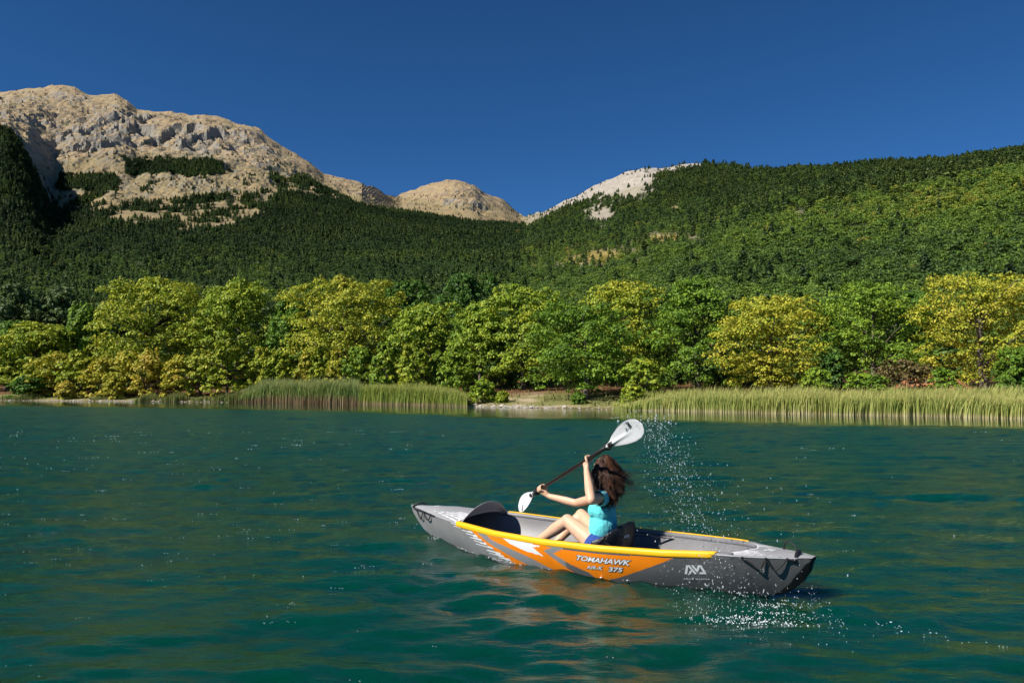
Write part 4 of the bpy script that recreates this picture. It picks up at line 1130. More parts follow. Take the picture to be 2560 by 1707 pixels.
def lettering(txt, u0, q0, length, slope, hq, shear=.25, bold=.018, off=.0028, outline=None, space=1.0, arch=0):
    v, f = text_polys(txt, shear, bold, space)
    W = v[:, 0].max(); H = .72
    mats = []
    def put(nm, vv, mat, o_):
        x = vv[:, 0] / W; y = vv[:, 1] / H
        P = side(u0 - x * length, q0 + slope * x + y * hq, o_)
        mesh_np(nm, P, f2, [mat], kayak)
    f2 = f; put('lettering', v, M_WHT, off + .0016)
    if outline:
        v2, f2 = text_polys(txt, shear, bold + outline, space)
        # keep glyph centres where they are
        v2[:, 0] += (W - v2[:, 0].max()) / 2
        put('lettering_outline', v2, M_CARB, off)
lettering('TOMAHAWK', -.315, .640, .435, .0, .132, .45, .020, outline=.055, space=.97)
lettering('AIR-K', -.383, .436, .142, .022, .098, .35, .010, outline=.032)
lettering('375', -.560, .440, .118, .012, .115, .35, .024, outline=.055)
lettering('AQUA MARINA', -1.100, .392, .178, .022, .040, 0, .012, space=1.25)
for uc, sg in ((1.56, 1), (-1.62, -1)):
    pts = emblem_geo(); L = .10
    def dm(x, y, uc=uc, sg=sg):
        v_ = (x - .5) * L * -sg; u_ = uc + sg * (y - .2) * L * 1.5; w_ = float(k_w(u_)); t_ = v_ / w_
        return (u_, v_, float(k_g(u_)) + (.050 if sg > 0 else .018) * min(1, w_ * 4.5) * (1 - t_ * t_) + .0075)
    lay('emblem', pts, dm, M_WHT, kayak)

# seat: black padded back band and cushion strapped into the cockpit
def pad(name, corners_fn, nu_, nv_, thick, mat):
    A = np.zeros((nu_, nv_, 3)); B = np.zeros((nu_, nv_, 3))
    for i in range(nu_):
        for j in range(nv_):
            p, n_ = corners_fn(i / (nu_ - 1), j / (nv_ - 1)); e = min(1, 6 * min(i, nu_ - 1 - i) / (nu_ - 1) + .25, 6 * min(j, nv_ - 1 - j) / (nv_ - 1) + .25)
            A[i, j] = p + n_ * thick * .5 * e; B[i, j] = p - n_ * thick * .5 * e
    V = np.concatenate([A.reshape(-1, 3), B.reshape(-1, 3)]); f1 = grid_faces(nu_, nv_).tolist(); off = nu_ * nv_
    f2 = [[v + off for v in f[::-1]] for f in f1]; ed = []
    loop = [(0, j) for j in range(nv_)] + [(i, nv_ - 1) for i in range(1, nu_)] + [(nu_ - 1, j) for j in range(nv_ - 2, -1, -1)] + [(i, 0) for i in range(nu_ - 2, 0, -1)]
    for k in range(len(loop)):
        a = loop[k][0] * nv_ + loop[k][1]; b = loop[(k + 1) % len(loop)][0] * nv_ + loop[(k + 1) % len(loop)][1]
        ed.append([b, a, a + off, b + off])
    return mesh_np(name, V, f1 + f2 + ed, [mat], seat, smooth=True)
seat = bpy.data.objects.new('seat', None); C.objects.link(seat); seat.parent = kayak
M_SEAT = NT('black_seat_nylon'); _v = M_SEAT.obj(); _n = M_SEAT.noise(9, 4, .6, _v, .8); M_SEAT.base((0.012, .012, .014)); M_SEAT.b.inputs['Roughness'].default_value = .42; M_SEAT.bump(_n, .9, .03); M_SEAT = M_SEAT.m
def back_fn(s, t):
    a = (s - .5) * 2.45; R = .262
    u = -.245 - R * math.cos(a) * 1.0 + .06; v = R * math.sin(a) * 1.08
    top = .362 - .150 * abs(math.sin(a)) ** 2.0; z = .05 + (top - .05) * t
    u -= .055 * t
    return np.array([u, v, z]), np.array([-math.cos(a), math.sin(a), .1])
pad('back_rest', back_fn, 33, 12, .030, M_SEAT)
pad('cushion', lambda s, t: (np.array([-.02 - .42 * s, (t - .5) * .48, .062 + .012 * math.cos((t - .5) * 3)]), np.array([0, 0, 1.])), 12, 12, .05, M_SEAT)
for s in (1, -1):
    mesh_np('strap', *tube_geo(arc([(-.20, s * .235, .20), (-.05, s * .31, .205), (.12, s * .385, .20)], 8), .010, 6, flat=(1, .3)), [M_BNY], seat)
    mesh_np('strap', *tube_geo(arc([(-.40, s * .20, .22), (-.58, s * .30, .21), (-.72, s * .36, .20)], 8), .010, 6, flat=(1, .3)), [M_BNY], seat)
def seat_map(x, y):
    a = -.10 + (x - .5) * .055 / .235 * 1.0 - .0; a = -a
    p, n_ = back_fn(.5 + a / 2.35, .62 + y * .17); n_ = n_ / np.linalg.norm(n_); return (p + n_ * .0175).tolist()
lay('emblem', emblem_geo(), seat_map, M_WHT, seat)
# valve and cable lying on the stern floor
mesh_np('valve_cord', *tube_geo(arc([(-1.05, -.12, .05), (-1.16, -.02, .07), (-1.22, .06, .12), (-1.28, .02, .16), (-1.33, -.06, .12)], 20), .006, 6), [M_ROPE], kayak, smooth=True)

# ================================================================== PADDLE
def kayak_space(o): o.matrix_world = KM @ o.matrix_world if False else KM
PL = np.array([.686, -.33, .447]); PU = np.array([-.52, .32, .963])
pax = (PU - PL); plen = np.linalg.norm(pax); pax /= plen
Kinv = KM.inverted()
camL = np.array((Kinv @ Vector((0, 0, CAM_H)))[:])
paddle = bpy.data.objects.new('paddle', None); paddle.empty_display_size = .2; C.objects.link(paddle); paddle.matrix_world = KM @ Matrix.Translation(((PL + PU) / 2).tolist())
tag(paddle, 'double-bladed kayak paddle with black shaft and white blades held by the woman', 'paddle')
pc = (PL + PU) / 2
mesh_np('shaft', *tube_geo([PL - pc, (PL - pc) * .5, np.zeros(3), (PU - pc) * .5, PU - pc], .0155, 12), [simple('dark_shaft', (.02, .014, .012), .3, .2, 40)], paddle, smooth=True)
for e, sg in ((PL, -1), (PU, 1)):
    for d, r, l in ((.075 if sg < 0 else .02, .033, .012), (.0, .020, .07)):
        a = e - pc - pax * sg * d; b = a + pax * sg * l
        mesh_np('drip_ring' if l < .02 else 'ferrule', *tube_geo([a, (a + b) / 2, b], [r * .9, r, r * .9], 14), [M_BLK], paddle, smooth=True)
M_BLADE = simple('white_blade', (.80, .79, .79), .38, .03, 9, .45)
def blade(end, ax, wax, name='blade'):
    n_ = np.cross(ax, wax); ns, nt = 34, 21
    prof_a = lambda s: np.interp(s, [0, .04, .10, .2, .3, .38, .43, .455, .465], [.016, .024, .052, .080, .092, .084, .062, .036, .006])
    prof_b = lambda s: np.interp(s, [0, .04, .10, .2, .3, .38, .43, .455, .465], [.016, .022, .040, .066, .080, .078, .060, .036, .006])
    V = []
    for side_ in (0, 1):
        for i in range(ns):
            s = .465 * (1 - (1 - i / (ns - 1)) ** 1.35)
            for j in range(nt):
                t = -1 + 2 * j / (nt - 1)
                w = (prof_a(s) if t > 0 else prof_b(s)) * t
                bow_ = -.035 * math.sin(min(1, s / .465) * math.pi * .55) * 1.0 + .30 * w * w / .09 * .28
                spine = .013 * math.exp(-(w / .012) ** 2) * max(0, 1 - s / .33) ** .8
                th = .0035 * (1 - abs(t) ** 4) + .010 * max(0, 1 - s / .06)
                hgt = bow_ + spine * (1 if side_ == 0 else 0) + (th if side_ == 0 else -th)
                V.append(end + ax * s + wax * w + n_ * hgt)
    V = np.array(V) - pc
    f1 = grid_faces(ns, nt).tolist(); o_ = ns * nt
    f2 = [[v + o_ for v in f[::-1]] for f in f1]
    loop = [(0, j) for j in range(nt)] + [(i, nt - 1) for i in range(1, ns)] + [(ns - 1, j) for j in range(nt - 2, -1, -1)] + [(i, 0) for i in range(ns - 2, 0, -1)]
    ed = []
    for k in range(len(loop)):
        a = loop[k][0] * nt + loop[k][1]; b = loop[(k + 1) % len(loop)][0] * nt + loop[(k + 1) % len(loop)][1]; ed.append([b, a, a + o_, b + o_])
    ob = mesh_np(name, V, f1 + f2 + ed, [M_BLADE], paddle, smooth=True)
    def bm_(x, y, flip=1):
        s = .335 - (x - .5) * 0 + (y - .2) * .085; w = .048 + (x - .5) * .062 * flip
        bow_ = -.035 * math.sin(min(1, s / .465) * math.pi * .55) + .30 * w * w / .09 * .28
        sgn = 1
        return (end + ax * s + wax * w + n_ * (bow_ + .0055) - pc).tolist()
    return ob, bm_
vd = camL - PU; vd /= np.linalg.norm(vd)
w1 = np.cross(pax, vd); w1 /= np.linalg.norm(w1)                       # blade turned face-on
if w1[2] < 0: w1 = -w1
n1 = np.cross(pax, w1)
up_n = n1 if n1 @ vd > 0 else -n1
def orient(ax, wax, want):
    return wax if np.cross(ax, wax) @ want > 0 else -wax
wa = orient(pax, w1, vd)
b1, m1 = blade(PU, pax, wa)
lay('emblem', emblem_geo(), (lambda x, y: m1(x, y, 1)) if wa[2] > 0 else (lambda x, y: m1(1 - x, y, 1)), simple('black_print', (.006, .006, .006), .5), b1)
vd2 = camL - PL; vd2 /= np.linalg.norm(vd2)
w2f = np.cross(-pax, vd2); w2f /= np.linalg.norm(w2f); n2 = np.cross(-pax, w2f)
ang = math.radians(38)
cand = w2f * math.cos(ang) + n2 * math.sin(ang)
if cand[2] < 0: cand = -cand
wb = orient(-pax, cand, vd2)
b2, m2 = blade(PL, -pax, wb)
lay('emblem', emblem_geo(), (lambda x, y: m2(x, y, 1)), bpy.data.materials['black_print'], b2)
# ================================================================== PERSON
BASE = np.array([-.26, 0, .08])
person = bpy.data.objects.new('person', None); person.empty_display_size = .3; C.objects.link(person)
person.matrix_world = KM @ Matrix.Translation(BASE.tolist())
tag(person, 'long-haired woman in turquoise T-shirt and blue shorts sitting in the kayak, paddling', 'person')
def caps(a, b, ra, rb, seg=16, rings=5):
    a = np.array(a, float); b = np.array(b, float); d = b - a; L = np.linalg.norm(d); d /= L
    pts = []; rr = []
    for k in range(rings):
        t = math.pi / 2 * (1 - k / rings); pts.append(a - d * ra * math.sin(t) * .999); rr.append(max(ra * math.cos(t), .0008))
    for k in range(5):
        t = k / 4; pts.append(a + d * L * t); rr.append(ra + (rb - ra) * t)
    for k in range(1, rings + 1):
        t = math.pi / 2 * k / rings; pts.append(b + d * rb * math.sin(t) * .999); rr.append(max(rb * math.cos(t), .0008))
    return tube_geo(pts, rr, seg)
def chain(pts, rs, seg=14):
    return [caps(pts[i], pts[i + 1], rs[i], rs[i + 1], seg) for i in range(len(pts) - 1)]
def ell(c, r, rot=None, n=18):
    bm = bmesh.new(); bmesh.ops.create_uvsphere(bm, u_segments=n, v_segments=n // 2 + 2, radius=1)
    v = np.array([x.co[:] for x in bm.verts]); f = [[q.index for q in p.verts] for p in bm.faces]; bm.free()
    v = v * np.array(r)
    if rot is not None: v = v @ np.array(rot).T
    return v + np.array(c), f
def remesh(name, parts, voxel, smooth_it, mat, parent, cut=None, thick=0):
    V, Fc = join_geo(parts); V = V - BASE
    o = mesh_np(name + '_tmp', V, Fc)
    m = o.modifiers.new('r', 'REMESH'); m.mode = 'VOXEL'; m.voxel_size = voxel; m.adaptivity = 0
    s = o.modifiers.new('s', 'SMOOTH'); s.iterations = smooth_it; s.factor = .5
    dg = bpy.context.evaluated_depsgraph_get(); me = bpy.data.meshes.new_from_object(o.evaluated_get(dg))
    bpy.data.objects.remove(o)
    if cut:
        bm = bmesh.new(); bm.from_mesh(me)
        for (co, no) in cut:
            g = bm.verts[:] + bm.edges[:] + bm.faces[:]
            bmesh.ops.bisect_plane(bm, geom=g, plane_co=Vector((np.array(co) - BASE).tolist()), plane_no=Vector(no), clear_outer=True)
        bm.to_mesh(me); bm.free()
    me.name = name; me.materials.clear(); me.materials.append(mat)
    me.polygons.foreach_set('use_smooth', np.ones(len(me.polygons), bool))
    ob = bpy.data.objects.new(name, me); C.objects.link(ob); ob.parent = parent
    return ob
def A(*p): return np.array(p, float)
hipL, hipR = A(-.285, .10, .155), A(-.265, -.085, .155)
kneeL, kneeR = A(.050, .045, .318), A(.105, -.235, .322)
ankL, ankR = A(.385, .055, .095), A(.265, -.07, .085)
shL, shR = A(-.325, .115, .545), A(-.125, -.185, .510)
elL, wrL = A(-.372, .33, .552), A(-.247, .205, .752)
elR, wrR = A(.193, -.295, .412), A(.463, -.262, .448)
neck = A(-.245, -.03, .560); head = A(-.262, -.03, .745)
GL = PU + (PL - PU) * .256; GR = PL + (PU - PL) * .125
# shoulder line frame
ax_s = (shL - shR); ax_s /= np.linalg.norm(ax_s); ax_z = A(0.04, 0, 1); ax_z -= ax_s * (ax_z @ ax_s); ax_z /= np.linalg.norm(ax_z); ax_f = np.cross(ax_s, ax_z)
ROTC = np.stack([ax_f, ax_s, ax_z], 1)
chestc = (shL + shR) / 2 * A(1, 1, 0) + A(-.01, -.0, .425)
def torso(g):
    return [ell(chestc, (.098 + g, .150 + g, .120 + g), ROTC), ell(chestc + ax_f * .055 + ax_s * .06 + A(0, 0, -.005), (.052 + g, .055 + g, .052 + g)), ell(chestc + ax_f * .055 - ax_s * .06 + A(0, 0, -.005), (.052 + g, .055 + g, .052 + g)),
            caps(chestc + A(-.012, .01, -.05), A(-.268, .012, .19), .098 + g, .108 + g, 20), ell(A(-.268, .012, .27), (.092 + g, .122 + g, .12 + g)),
            ell(A(-.278, .012, .165), (.118 + g, .158 + g, .095 + g)),
            caps(shL + A(0, -.01, -.012), shR + A(0, .01, -.012), .048 + g, .048 + g), caps(neck + A(0, 0, -.06), neck + A(.0, 0, .0), .060 + g, .045 + g)]
def hand(G, W, axis, flip, loose=0.0):
    e1 = W - G; e1 = e1 - axis * (e1 @ axis); e1 /= np.linalg.norm(e1); e2 = np.cross(axis, e1) * flip
    out = []
    pc_ = G + e1 * .036 + e2 * .010
    out.append(ell(pc_, (.034, .016, .040), np.stack([e1, e2, axis], 1), 14))
    out.append(caps(W, pc_, .023, .024, 10)); out.append(caps(W, G + e1 * .03 + axis * .02, .020, .020, 10)); out.append(caps(W, G + e1 * .03 - axis * .02, .020, .018, 10))
    L = [.9, 1.0, .97, .82]
    for i in range(4):
        off = axis * (.030 - .020 * i)
        rr = .0255 + (loose * (.012 if i in (1,) else .004))
        pts = []
        for k, ph in enumerate((35, 85, 135, 190 - loose * 50, 235 - loose * 90)):
            a = math.radians(ph * (1 if k < 3 else L[i])); r_ = rr * (1 + (.25 if k == 1 else 0)) * (1 + loose * k * .06)
            pts.append(G + off + e1 * math.cos(a) * r_ * (1.1 if k == 0 else 1) + e2 * math.sin(a) * r_)
        out += chain(pts, [.0098, .0092, .0085, .0078, .0068], 10)
    a0 = pc_ + axis * .030 - e2 * .004
    out += chain([a0 + e1 * .018, G + axis * .044 + e1 * .020 - e2 * .018, G + axis * .038 - e1 * .004 - e2 * .027, G + axis * .028 - e1 * .020 - e2 * .020], [.014, .0115, .0098, .0082], 10)
    return out
def skin_mat():
    k = NT('skin'); n_ = k.noise(14, 4, .6, k.obj())
    k.base(k.ramp(n_, [(.3, (.64, .38, .24)), (.7, (.72, .45, .29))])); k.b.inputs['Roughness'].default_value = .48
    k.b.inputs['Subsurface Weight'].default_value = .12; k.b.inputs['Subsurface Radius'].default_value = (.02, .008, .004); k.b.inputs['Subsurface Scale'].default_value = .5
    return k.m
M_SKIN = skin_mat()
body = []
body += torso(-.004)
body += [caps(neck + A(0, 0, -.03), head + A(-.01, 0, -.05), .045, .044), ell(head, (.088, .074, .105)), ell(head + A(.035, 0, -.055), (.050, .050, .055)),
         caps(head + A(.082, 0, .0), head + A(.104, 0, -.028), .009, .014, 10), ell(head + A(.080, 0, -.062), (.014, .024, .007)), ell(head + A(.078, 0, -.074), (.013, .020, .007)),
         ell(head + A(-.005, .076, -.015), (.018, .008, .030)), ell(head + A(-.005, -.076, -.015), (.018, .008, .030)),
         ell(head + A(.073, .031, .012), (.012, .016, .010)), ell(head + A(.073, -.031, .012), (.012, .016, .010)), ell(head + A(.070, 0, .035), (.02, .045, .012))]
axis_p = pax
for (sh, el, wr, G, fl, lo) in ((shL, elL, wrL, GL, 1, .55), (shR, elR, wrR, GR, -1, .15)):
    body += [caps(sh, el, .047, .036), caps(sh + (el - sh) * .35, sh + (el - sh) * .8, .043, .039), ell(el, (.036, .036, .036)),
             caps(el, el + (wr - el) * .35, .037, .038), caps(el + (wr - el) * .35, wr, .038, .0235)]
    body += hand(G, wr, axis_p, fl, lo)
for (hp, kn, an, s) in ((hipL, kneeL, ankL, 1), (hipR, kneeR, ankR, -1)):
    d1 = kn - hp; d2 = an - kn
    body += [caps(hp, hp + d1 * .5, .088, .070), caps(hp + d1 * .5, kn, .070, .052), ell(kn, (.054, .050, .054)), caps(kn, kn + d2 * .32, .050, .053), caps(kn + d2 * .32, kn + d2 * .62, .053, .040), caps(kn + d2 * .62, an, .040, .030)]
    f = d2 * A(1, 1, 0); f /= np.linalg.norm(f); g_ = np.cross(A(0, 0, 1), f)
    body += [ell(an + A(0, 0, -.022) - f * .02, (.034, .030, .030)), caps(an + A(0, 0, -.028), an + f * .11 + A(0, 0, -.038), .029, .020), caps(an + f * .08 + A(0, 0, -.038), an + f * .15 + A(0, 0, -.042), .027, .016)]
    for q in range(5):
        o_ = g_ * s * (.026 - .013 * q); body.append(caps(an + f * (.135 - .004 * q) + o_ + A(0, 0, -.043), an + f * (.172 - .008 * q) + o_ + A(0, 0, -.046), .0105 if q == 0 else .0078, .009 if q == 0 else .0068, 8))
remesh('body', body, .0060, 4, M_SKIN, person)
def cloth(name, c, rough=.8):
    k = NT(name); v = k.obj(); n1_ = k.noise(8, 4, .6, v, 1.2); n2_ = k.noise(220, 2, .5, v)
    k.base(k.ramp(n1_, [(.3, tuple(x * .93 for x in c)), (.7, c)])); k.b.inputs['Roughness'].default_value = rough; k.b.inputs['Sheen Weight'].default_value = .15
    k.b.inputs['Specular IOR Level'].default_value = .2
    k.bump(k.math('ADD', n1_, k.math('MULTIPLY', n2_, .05)), .8, .02)
    return k.m
shirt = torso(.010)[:5] + torso(.010)[6:7] + [caps(neck + A(0, 0, -.07), neck + A(0, 0, -.015), .075, .052)]
slL = shL + (elL - shL) * .38; slR = shR + (elR - shR) * .32
shirt += [caps(shL, slL + (elL - shL) * .15, .060, .056), caps(shR, slR + (elR - shR) * .15, .060, .056)]
M_SHIRT = cloth('turquoise_cotton', (.12, .62, .64))
shirt_o = remesh('t_shirt', shirt, .0062, 5, M_SHIRT, person)
bm = bmesh.new(); bm.from_mesh(shirt_o.data)
def cutp(co, no, cond):
    co = Vector((co - BASE).tolist()); no = Vector(no.tolist()).normalized()
    g = [f for f in bm.faces if cond(f.calc_center_median())]
    vs_ = set(v for f in g for v in f.verts); es_ = set(e for f in g for e in f.edges)
    bmesh.ops.bisect_plane(bm, geom=list(vs_) + list(es_) + g, plane_co=co, plane_no=no, clear_outer=False)
    kill = [f for f in bm.faces if cond(f.calc_center_median()) and (f.calc_center_median() - co).dot(no) > 0]
    bmesh.ops.delete(bm, geom=kill, context='FACES')
for sh_, sl_, el_ in ((shL, slL, elL), (shR, slR, elR)):
    c0 = Vector((sl_ - BASE).tolist()); dv = Vector((el_ - sh_).tolist()).normalized()
    cutp(sl_, el_ - sh_, lambda p, c0=c0, dv=dv: (p - c0).dot(dv) > -.02 and ((p - c0) - dv * (p - c0).dot(dv)).length < .075)
cutp(A(0, 0, .190), A(.12, .0, -1), lambda p: True)
cutp(neck + A(.01, 0, -.022), A(.35, 0, 1), lambda p: (p - Vector((neck - BASE).tolist())).length < .09)
bm.to_mesh(shirt_o.data); bm.free()
shorts = torso(.012)[5:6] + [caps(A(-.268, .012, .165), A(-.268, .012, .21), .12, .112, 20), caps(hipL, hipL + (kneeL - hipL) * .25, .101, .096), caps(hipR, hipR + (kneeR - hipR) * .25, .101, .096)]
remesh('shorts', shorts, .0065, 5, cloth('blue_denim', (.03, .075, .30)), person, cut=[(hipL + (kneeL - hipL) * .20, ((kneeL - hipL) / np.linalg.norm(kneeL - hipL)).tolist())])

def hair():
    rs = np.random.RandomState(12)
    hc = head + A(-.006, 0, .012)
    V = []; Fc = []; var = []; off = 0; gvar = [None]
    back = A(-1, .12, 0)
    def strand(p0, p1, p2, p3, n, wd, curl, ph):
        nonlocal off
        t = np.linspace(0, 1, n)[:, None]
        P = (1 - t) ** 3 * p0 + 3 * (1 - t) ** 2 * t * p1 + 3 * (1 - t) * t * t * p2 + t ** 3 * p3
        tt = t[:, 0]
        P = P + np.stack([np.sin(tt * 17 + ph) , np.cos(tt * 14 + ph * 1.7), .4 * np.sin(tt * 19 + ph)], 1) * (curl * tt ** 1.2)[:, None]
        T = np.gradient(P, axis=0); T /= np.linalg.norm(T, axis=1)[:, None] + 1e-9
        nrm = P - (hc + A(0, 0, -.05)); S_ = np.cross(T, nrm); S_ /= np.linalg.norm(S_, axis=1)[:, None] + 1e-9
        w = wd * np.interp(tt, [0, .1, .7, 1], [.6, 1, .9, .15])[:, None]
        V.append(np.stack([P - S_ * w, P + S_ * w], 1).reshape(-1, 3))
        for i in range(n - 1): Fc.append([off + 2 * i, off + 2 * i + 1, off + 2 * i + 3, off + 2 * i + 2])
        off += 2 * n; vv = rs.uniform() if gvar[0] is None else min(max(gvar[0] * .75 + rs.uniform(-.05, .30), 0), 1); var.extend([vv] * (n - 1))
    groups = []
    for g_ in range(230):
        groups.append((rs.uniform(-1, 1) * 2.25, math.asin(rs.uniform(-.25, 1.0)), rs.uniform(0, 1) ** 1.3, rs.uniform(.20, .33), rs.uniform(.85, 1.3), rs.uniform(), rs.uniform(), rs.uniform(0, 6.28), rs.uniform(.009, .026), rs.uniform(), rs.normal(0, 1, 3)))
    for i in range(5060):
        gt, ge, gb, gl, gf, gr1, gr2, gp, gc, gv, gn = groups[i % 230]
        th = gt + rs.normal(0, .10); el = min(max(ge + rs.normal(0, .08), -.3), 1.55)         # th = 0 straight back
        d = A(-math.cos(th) * math.cos(el), math.sin(th) * math.cos(el), math.sin(el))
        p0 = hc + d * A(.084, .076, .100)
        if d[0] > .55 and d[2] < .45: continue
        # fall: sides hang beside the face, the rest is blown back
        sidef = abs(math.sin(th)) * (1 if abs(th) > 1 else .5)
        blow = gb + rs.normal(0, .05)
        L = gl + rs.normal(0, .012)
        flare = gf + rs.normal(0, .05)
        end = A(-.285 - .085 * blow - .035 * math.cos(th), -.02 + .090 * math.sin(th) * flare, .615 - L * .42 + .055 * blow)
        if abs(th) > 1.25: end = A(-.195 - .10 * gr1, (.10 if th > 0 else -.12) + rs.normal(0, .008), .59 + gn[0] * .03 + rs.normal(0, .008))
        if gr2 < .32 and abs(th) < 1.3: end = A(-.345 + gn[0] * .030, .05 + gn[1] * .034, .475 + gn[2] * .03) + rs.normal(0, .007, 3)   # the lock down the back
        if gr2 > .86: end = A(-.40 - .045 * gr1, gn[0] * .05, .64 + gn[1] * .035) + rs.normal(0, .01, 3)
        p1 = p0 + d * .026 * flare + A(0, 0, -.03 + .05 * max(0, d[2])); p1[0] -= .012
        out = A(-.030 * math.cos(th) - .012, .034 * math.sin(th), 0) * flare
        p2 = (p0 * .25 + end * .75) + out + A(0, 0, .035)
        gvar[0] = gv; strand(p0, p1, p2, end, 15, rs.uniform(.0009, .0022), gc, gp + rs.normal(0, .25)); gvar[0] = None
    for i in range(260):     # flyaway hairs
        th = rs.uniform(-1.8, 1.8); d = A(-math.cos(th), math.sin(th), rs.uniform(-.2, .7)); d /= np.linalg.norm(d)
        p0 = hc + d * A(.09, .08, .105) + A(-.03, 0, -.08); end = p0 + d * rs.uniform(.07, .13) + A(-.05, 0, -.10) + rs.normal(0, .025, 3)
        strand(p0, p0 + d * .06, (p0 + end) / 2 + d * .05, end, 9, .0008, .014, rs.uniform(0, 6.28))
    k = NT('brown_hair')
    lv = k.n('ShaderNodeAttribute', attribute_name='leafvar').outputs['Fac']
    k.base(k.ramp(lv, [(0, (.014, .007, .004)), (.45, (.048, .022, .013)), (.8, (.115, .052, .028)), (1, (.20, .095, .05))]))
    k.b.inputs['Roughness'].default_value = .55; k.b.inputs['Specular IOR Level'].default_value = .25; k.b.inputs['Anisotropic'].default_value = .4
    o = mesh_np('hair', np.concatenate(V) - BASE, np.array(Fc), [k.m], person, smooth=True)
    face_attr(o, 'leafvar', var)
    under = [ell(hc + A(-.012, 0, .004), (.084, .077, .098)), ell(hc + A(-.045, .0, -.085), (.066, .078, .10)), ell(A(-.352, .04, .555), (.035, .042, .07))]
    k2 = NT('hair_base'); n_ = k2.noise(60, 3, .6, k2.obj()); k2.base(k2.ramp(n_, [(.3, (.012, .006, .004)), (.7, (.05, .022, .013))])); k2.b.inputs['Roughness'].default_value = .6
    V2, F2 = join_geo([(v, f) for v, f in under])
    # keep the face free
    remesh('hair_volume', under, .008, 6, k2.m, person, cut=[(head + A(.035, 0, 0), (1, 0, -.15))])
hair()

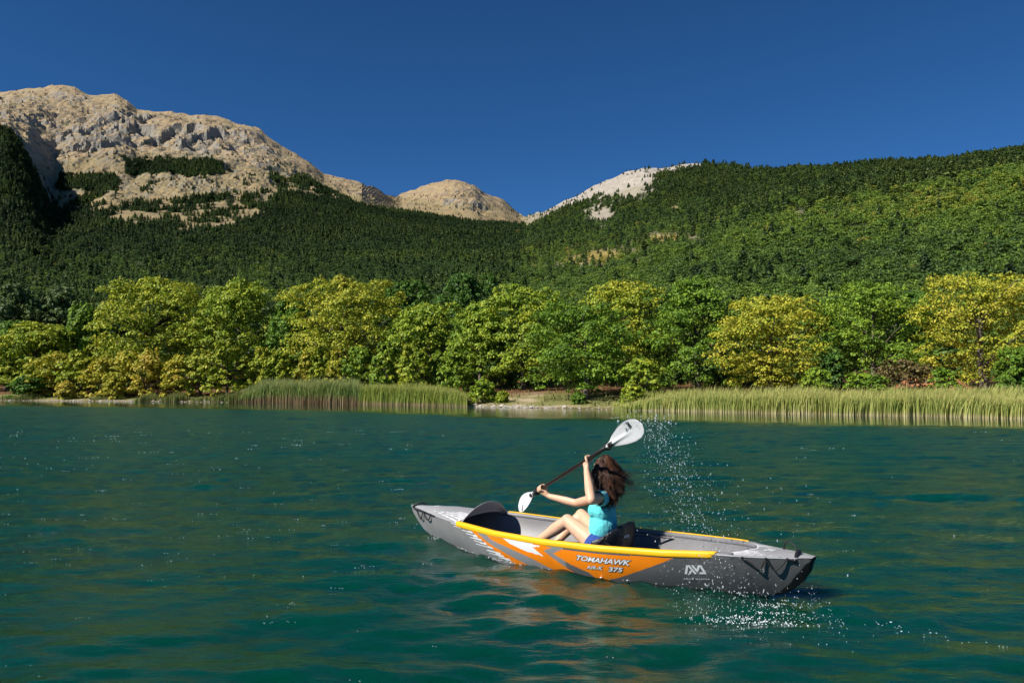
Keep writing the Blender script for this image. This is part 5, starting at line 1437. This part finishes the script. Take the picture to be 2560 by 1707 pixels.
# ================================================================== WATER DROPS, FOAM AND GLINT FLECKS
def drops():
    rs = np.random.RandomState(44); parts_v = []; parts_f = []; off = 0
    bm = bmesh.new(); bmesh.ops.create_icosphere(bm, subdivisions=1, radius=1); iv = np.array([v.co[:] for v in bm.verts]); jf = np.array([[v.index for v in f.verts] for f in bm.faces]); bm.free()
    KMa = np.array(KM)
    def put(p, r, st):
        nonlocal off
        s = A(r * rs.uniform(.7, 1.2), r * rs.uniform(.7, 1.2), r * st)
        d = iv * s; d[:, 0] += d[:, 2] * rs.normal(0, .25)
        parts_v.append(d + p); parts_f.append(jf + off); off += 12
    def pt(x, y, z): return np.array([x, y, z])
    # curtain of drops thrown back by the raised blade: x across the view, falling behind the stern quarter
    for i in range(1500):
        t = rs.uniform()
        cx = 1.00 + .40 * t + rs.normal(0, .045 + .14 * t)
        z = 1.12 - 1.08 * t ** 1.15 + rs.normal(0, .05)
        y = 5.75 + rs.normal(0, .28) - .35 * t
        if rs.uniform() < .09: cx = rs.uniform(.95, 2.05); z = rs.uniform(.02, .75) * (1.2 - .35 * abs(cx - 1.4)); y = 5.35 + rs.normal(0, .3)
        if z < .02: continue
        r = rs.lognormal(-6.45, .45)
        put(pt(cx, y, z), min(r, .005), rs.uniform(1.2, 3.2))
    for i in range(110):      # top fringe near the blade tip
        put(pt(.72 + rs.uniform(0, .42) + rs.normal(0, .03), 5.72 + rs.normal(0, .08), 1.16 + rs.normal(0, .035)), min(rs.lognormal(-5.7, .4), .009), rs.uniform(.8, 1.3))
    for i in range(420):      # rain below the hull, just above the water
        x = rs.uniform(1.0, 1.95); put(pt(x, 4.95 + rs.normal(0, .28) , abs(rs.normal(.03, .06))), min(rs.lognormal(-6.3, .4), .005), rs.uniform(1.2, 2.6))
    V = np.concatenate(parts_v); Fc = np.concatenate(parts_f)
    k = NT('water_drop'); k.base((.85, .92, .95)); k.b.inputs['Roughness'].default_value = .08; k.b.inputs['IOR'].default_value = 1.33
    k.b.inputs['Transmission Weight'].default_value = .45
    tag(mesh_np('water_drops', V, Fc, [k.m], smooth=True), 'spray of water drops falling behind the raised paddle blade', 'spray', kind='stuff')
    # foam splashes near the stern and at the bow; white specks imitate sun glints
    parts_v = []; parts_f = []; off = 0
    V = []; Fc = []; off = 0
    def fleck(x, y, z, r, h):
        nonlocal off
        s = A(r * rs.uniform(.7, 1.5), r * rs.uniform(.6, 1.2), h)
        V.append(iv * s + A(x, y, z)); Fc.append(jf + off); off += 12
    def wz(x, y):
        return 0.004
    for (cx, cy, sx, sy, n, hh) in ((1.58, 5.18, .10, .05, 170, .030), (1.36, 4.93, .11, .04, 130, .022), (1.52, 4.84, .11, .035, 80, .014), (1.74, 5.06, .13, .03, 36, .012), (1.95, 5.00, .07, .015, 26, .010)):
        for i in range(n):
            x = cx + rs.normal(0, sx); y = cy + rs.normal(0, sy); q = math.exp(-((x - cx) / sx) ** 2 - ((y - cy) / sy) ** 2)
            fleck(x, y, .003 + abs(rs.normal(0, .6)) * hh * q, rs.lognormal(-6.15, .45), rs.uniform(.002, .005))
    for i in range(330):     # bow wave foam and the line of bubbles along the waterline
        u = rs.choice([rs.normal(1.50, .07), rs.uniform(.2, 1.5), rs.uniform(-1.6, 1.3)]); b_ = float(np.interp(u, BU, BW)) + .02
        q = KMa @ np.array([u, b_ + abs(rs.normal(.018, .02)), 0, 1]); fleck(q[0], q[1], .004 + abs(rs.normal(0, .012)) * math.exp(-((u - 1.5) / .15) ** 2), rs.lognormal(-5.75, .4), .003)
    for i in range(110):     # trail behind the stern
        u = -1.75 - abs(rs.exponential(.5)); q = KMa @ np.array([u, rs.normal(.25 + .10 * (-u - 1.75), .06), 0, 1]); fleck(q[0], q[1], .004, rs.lognormal(-5.95, .4), .002)
    for i in range(260):      # white flecks modelled as sun glints, in small rows, most of them on the left
        y = rs.uniform(3.6, 9) if rs.uniform() < .35 else rs.uniform(8, 26); t = rs.choice([rs.uniform(-.64, -.10), rs.uniform(-.64, .64)], p=[.8, .2]); x = t * y
        if .1 < x < 2.4 and 4.5 < y < 8: continue
        m = rs.randint(1, 5)
        for j in range(m): fleck(x + rs.normal(0, .010 * y * .6), y + rs.normal(0, .01), .006, y * rs.uniform(.00025, .00065), y * rs.uniform(.00015, .0004))
    k = NT('foam'); k.base((.82, .86, .86)); k.b.inputs['Roughness'].default_value = .5  # one white serves both the foam and the imitated glints
    tag(mesh_np('water_foam_glints', np.concatenate(V), np.concatenate(Fc), [k.m], smooth=True), 'white foam, splashes and bubbles around the kayak, with white flecks standing in for sun glints on the ripples', 'foam', kind='stuff')
drops()
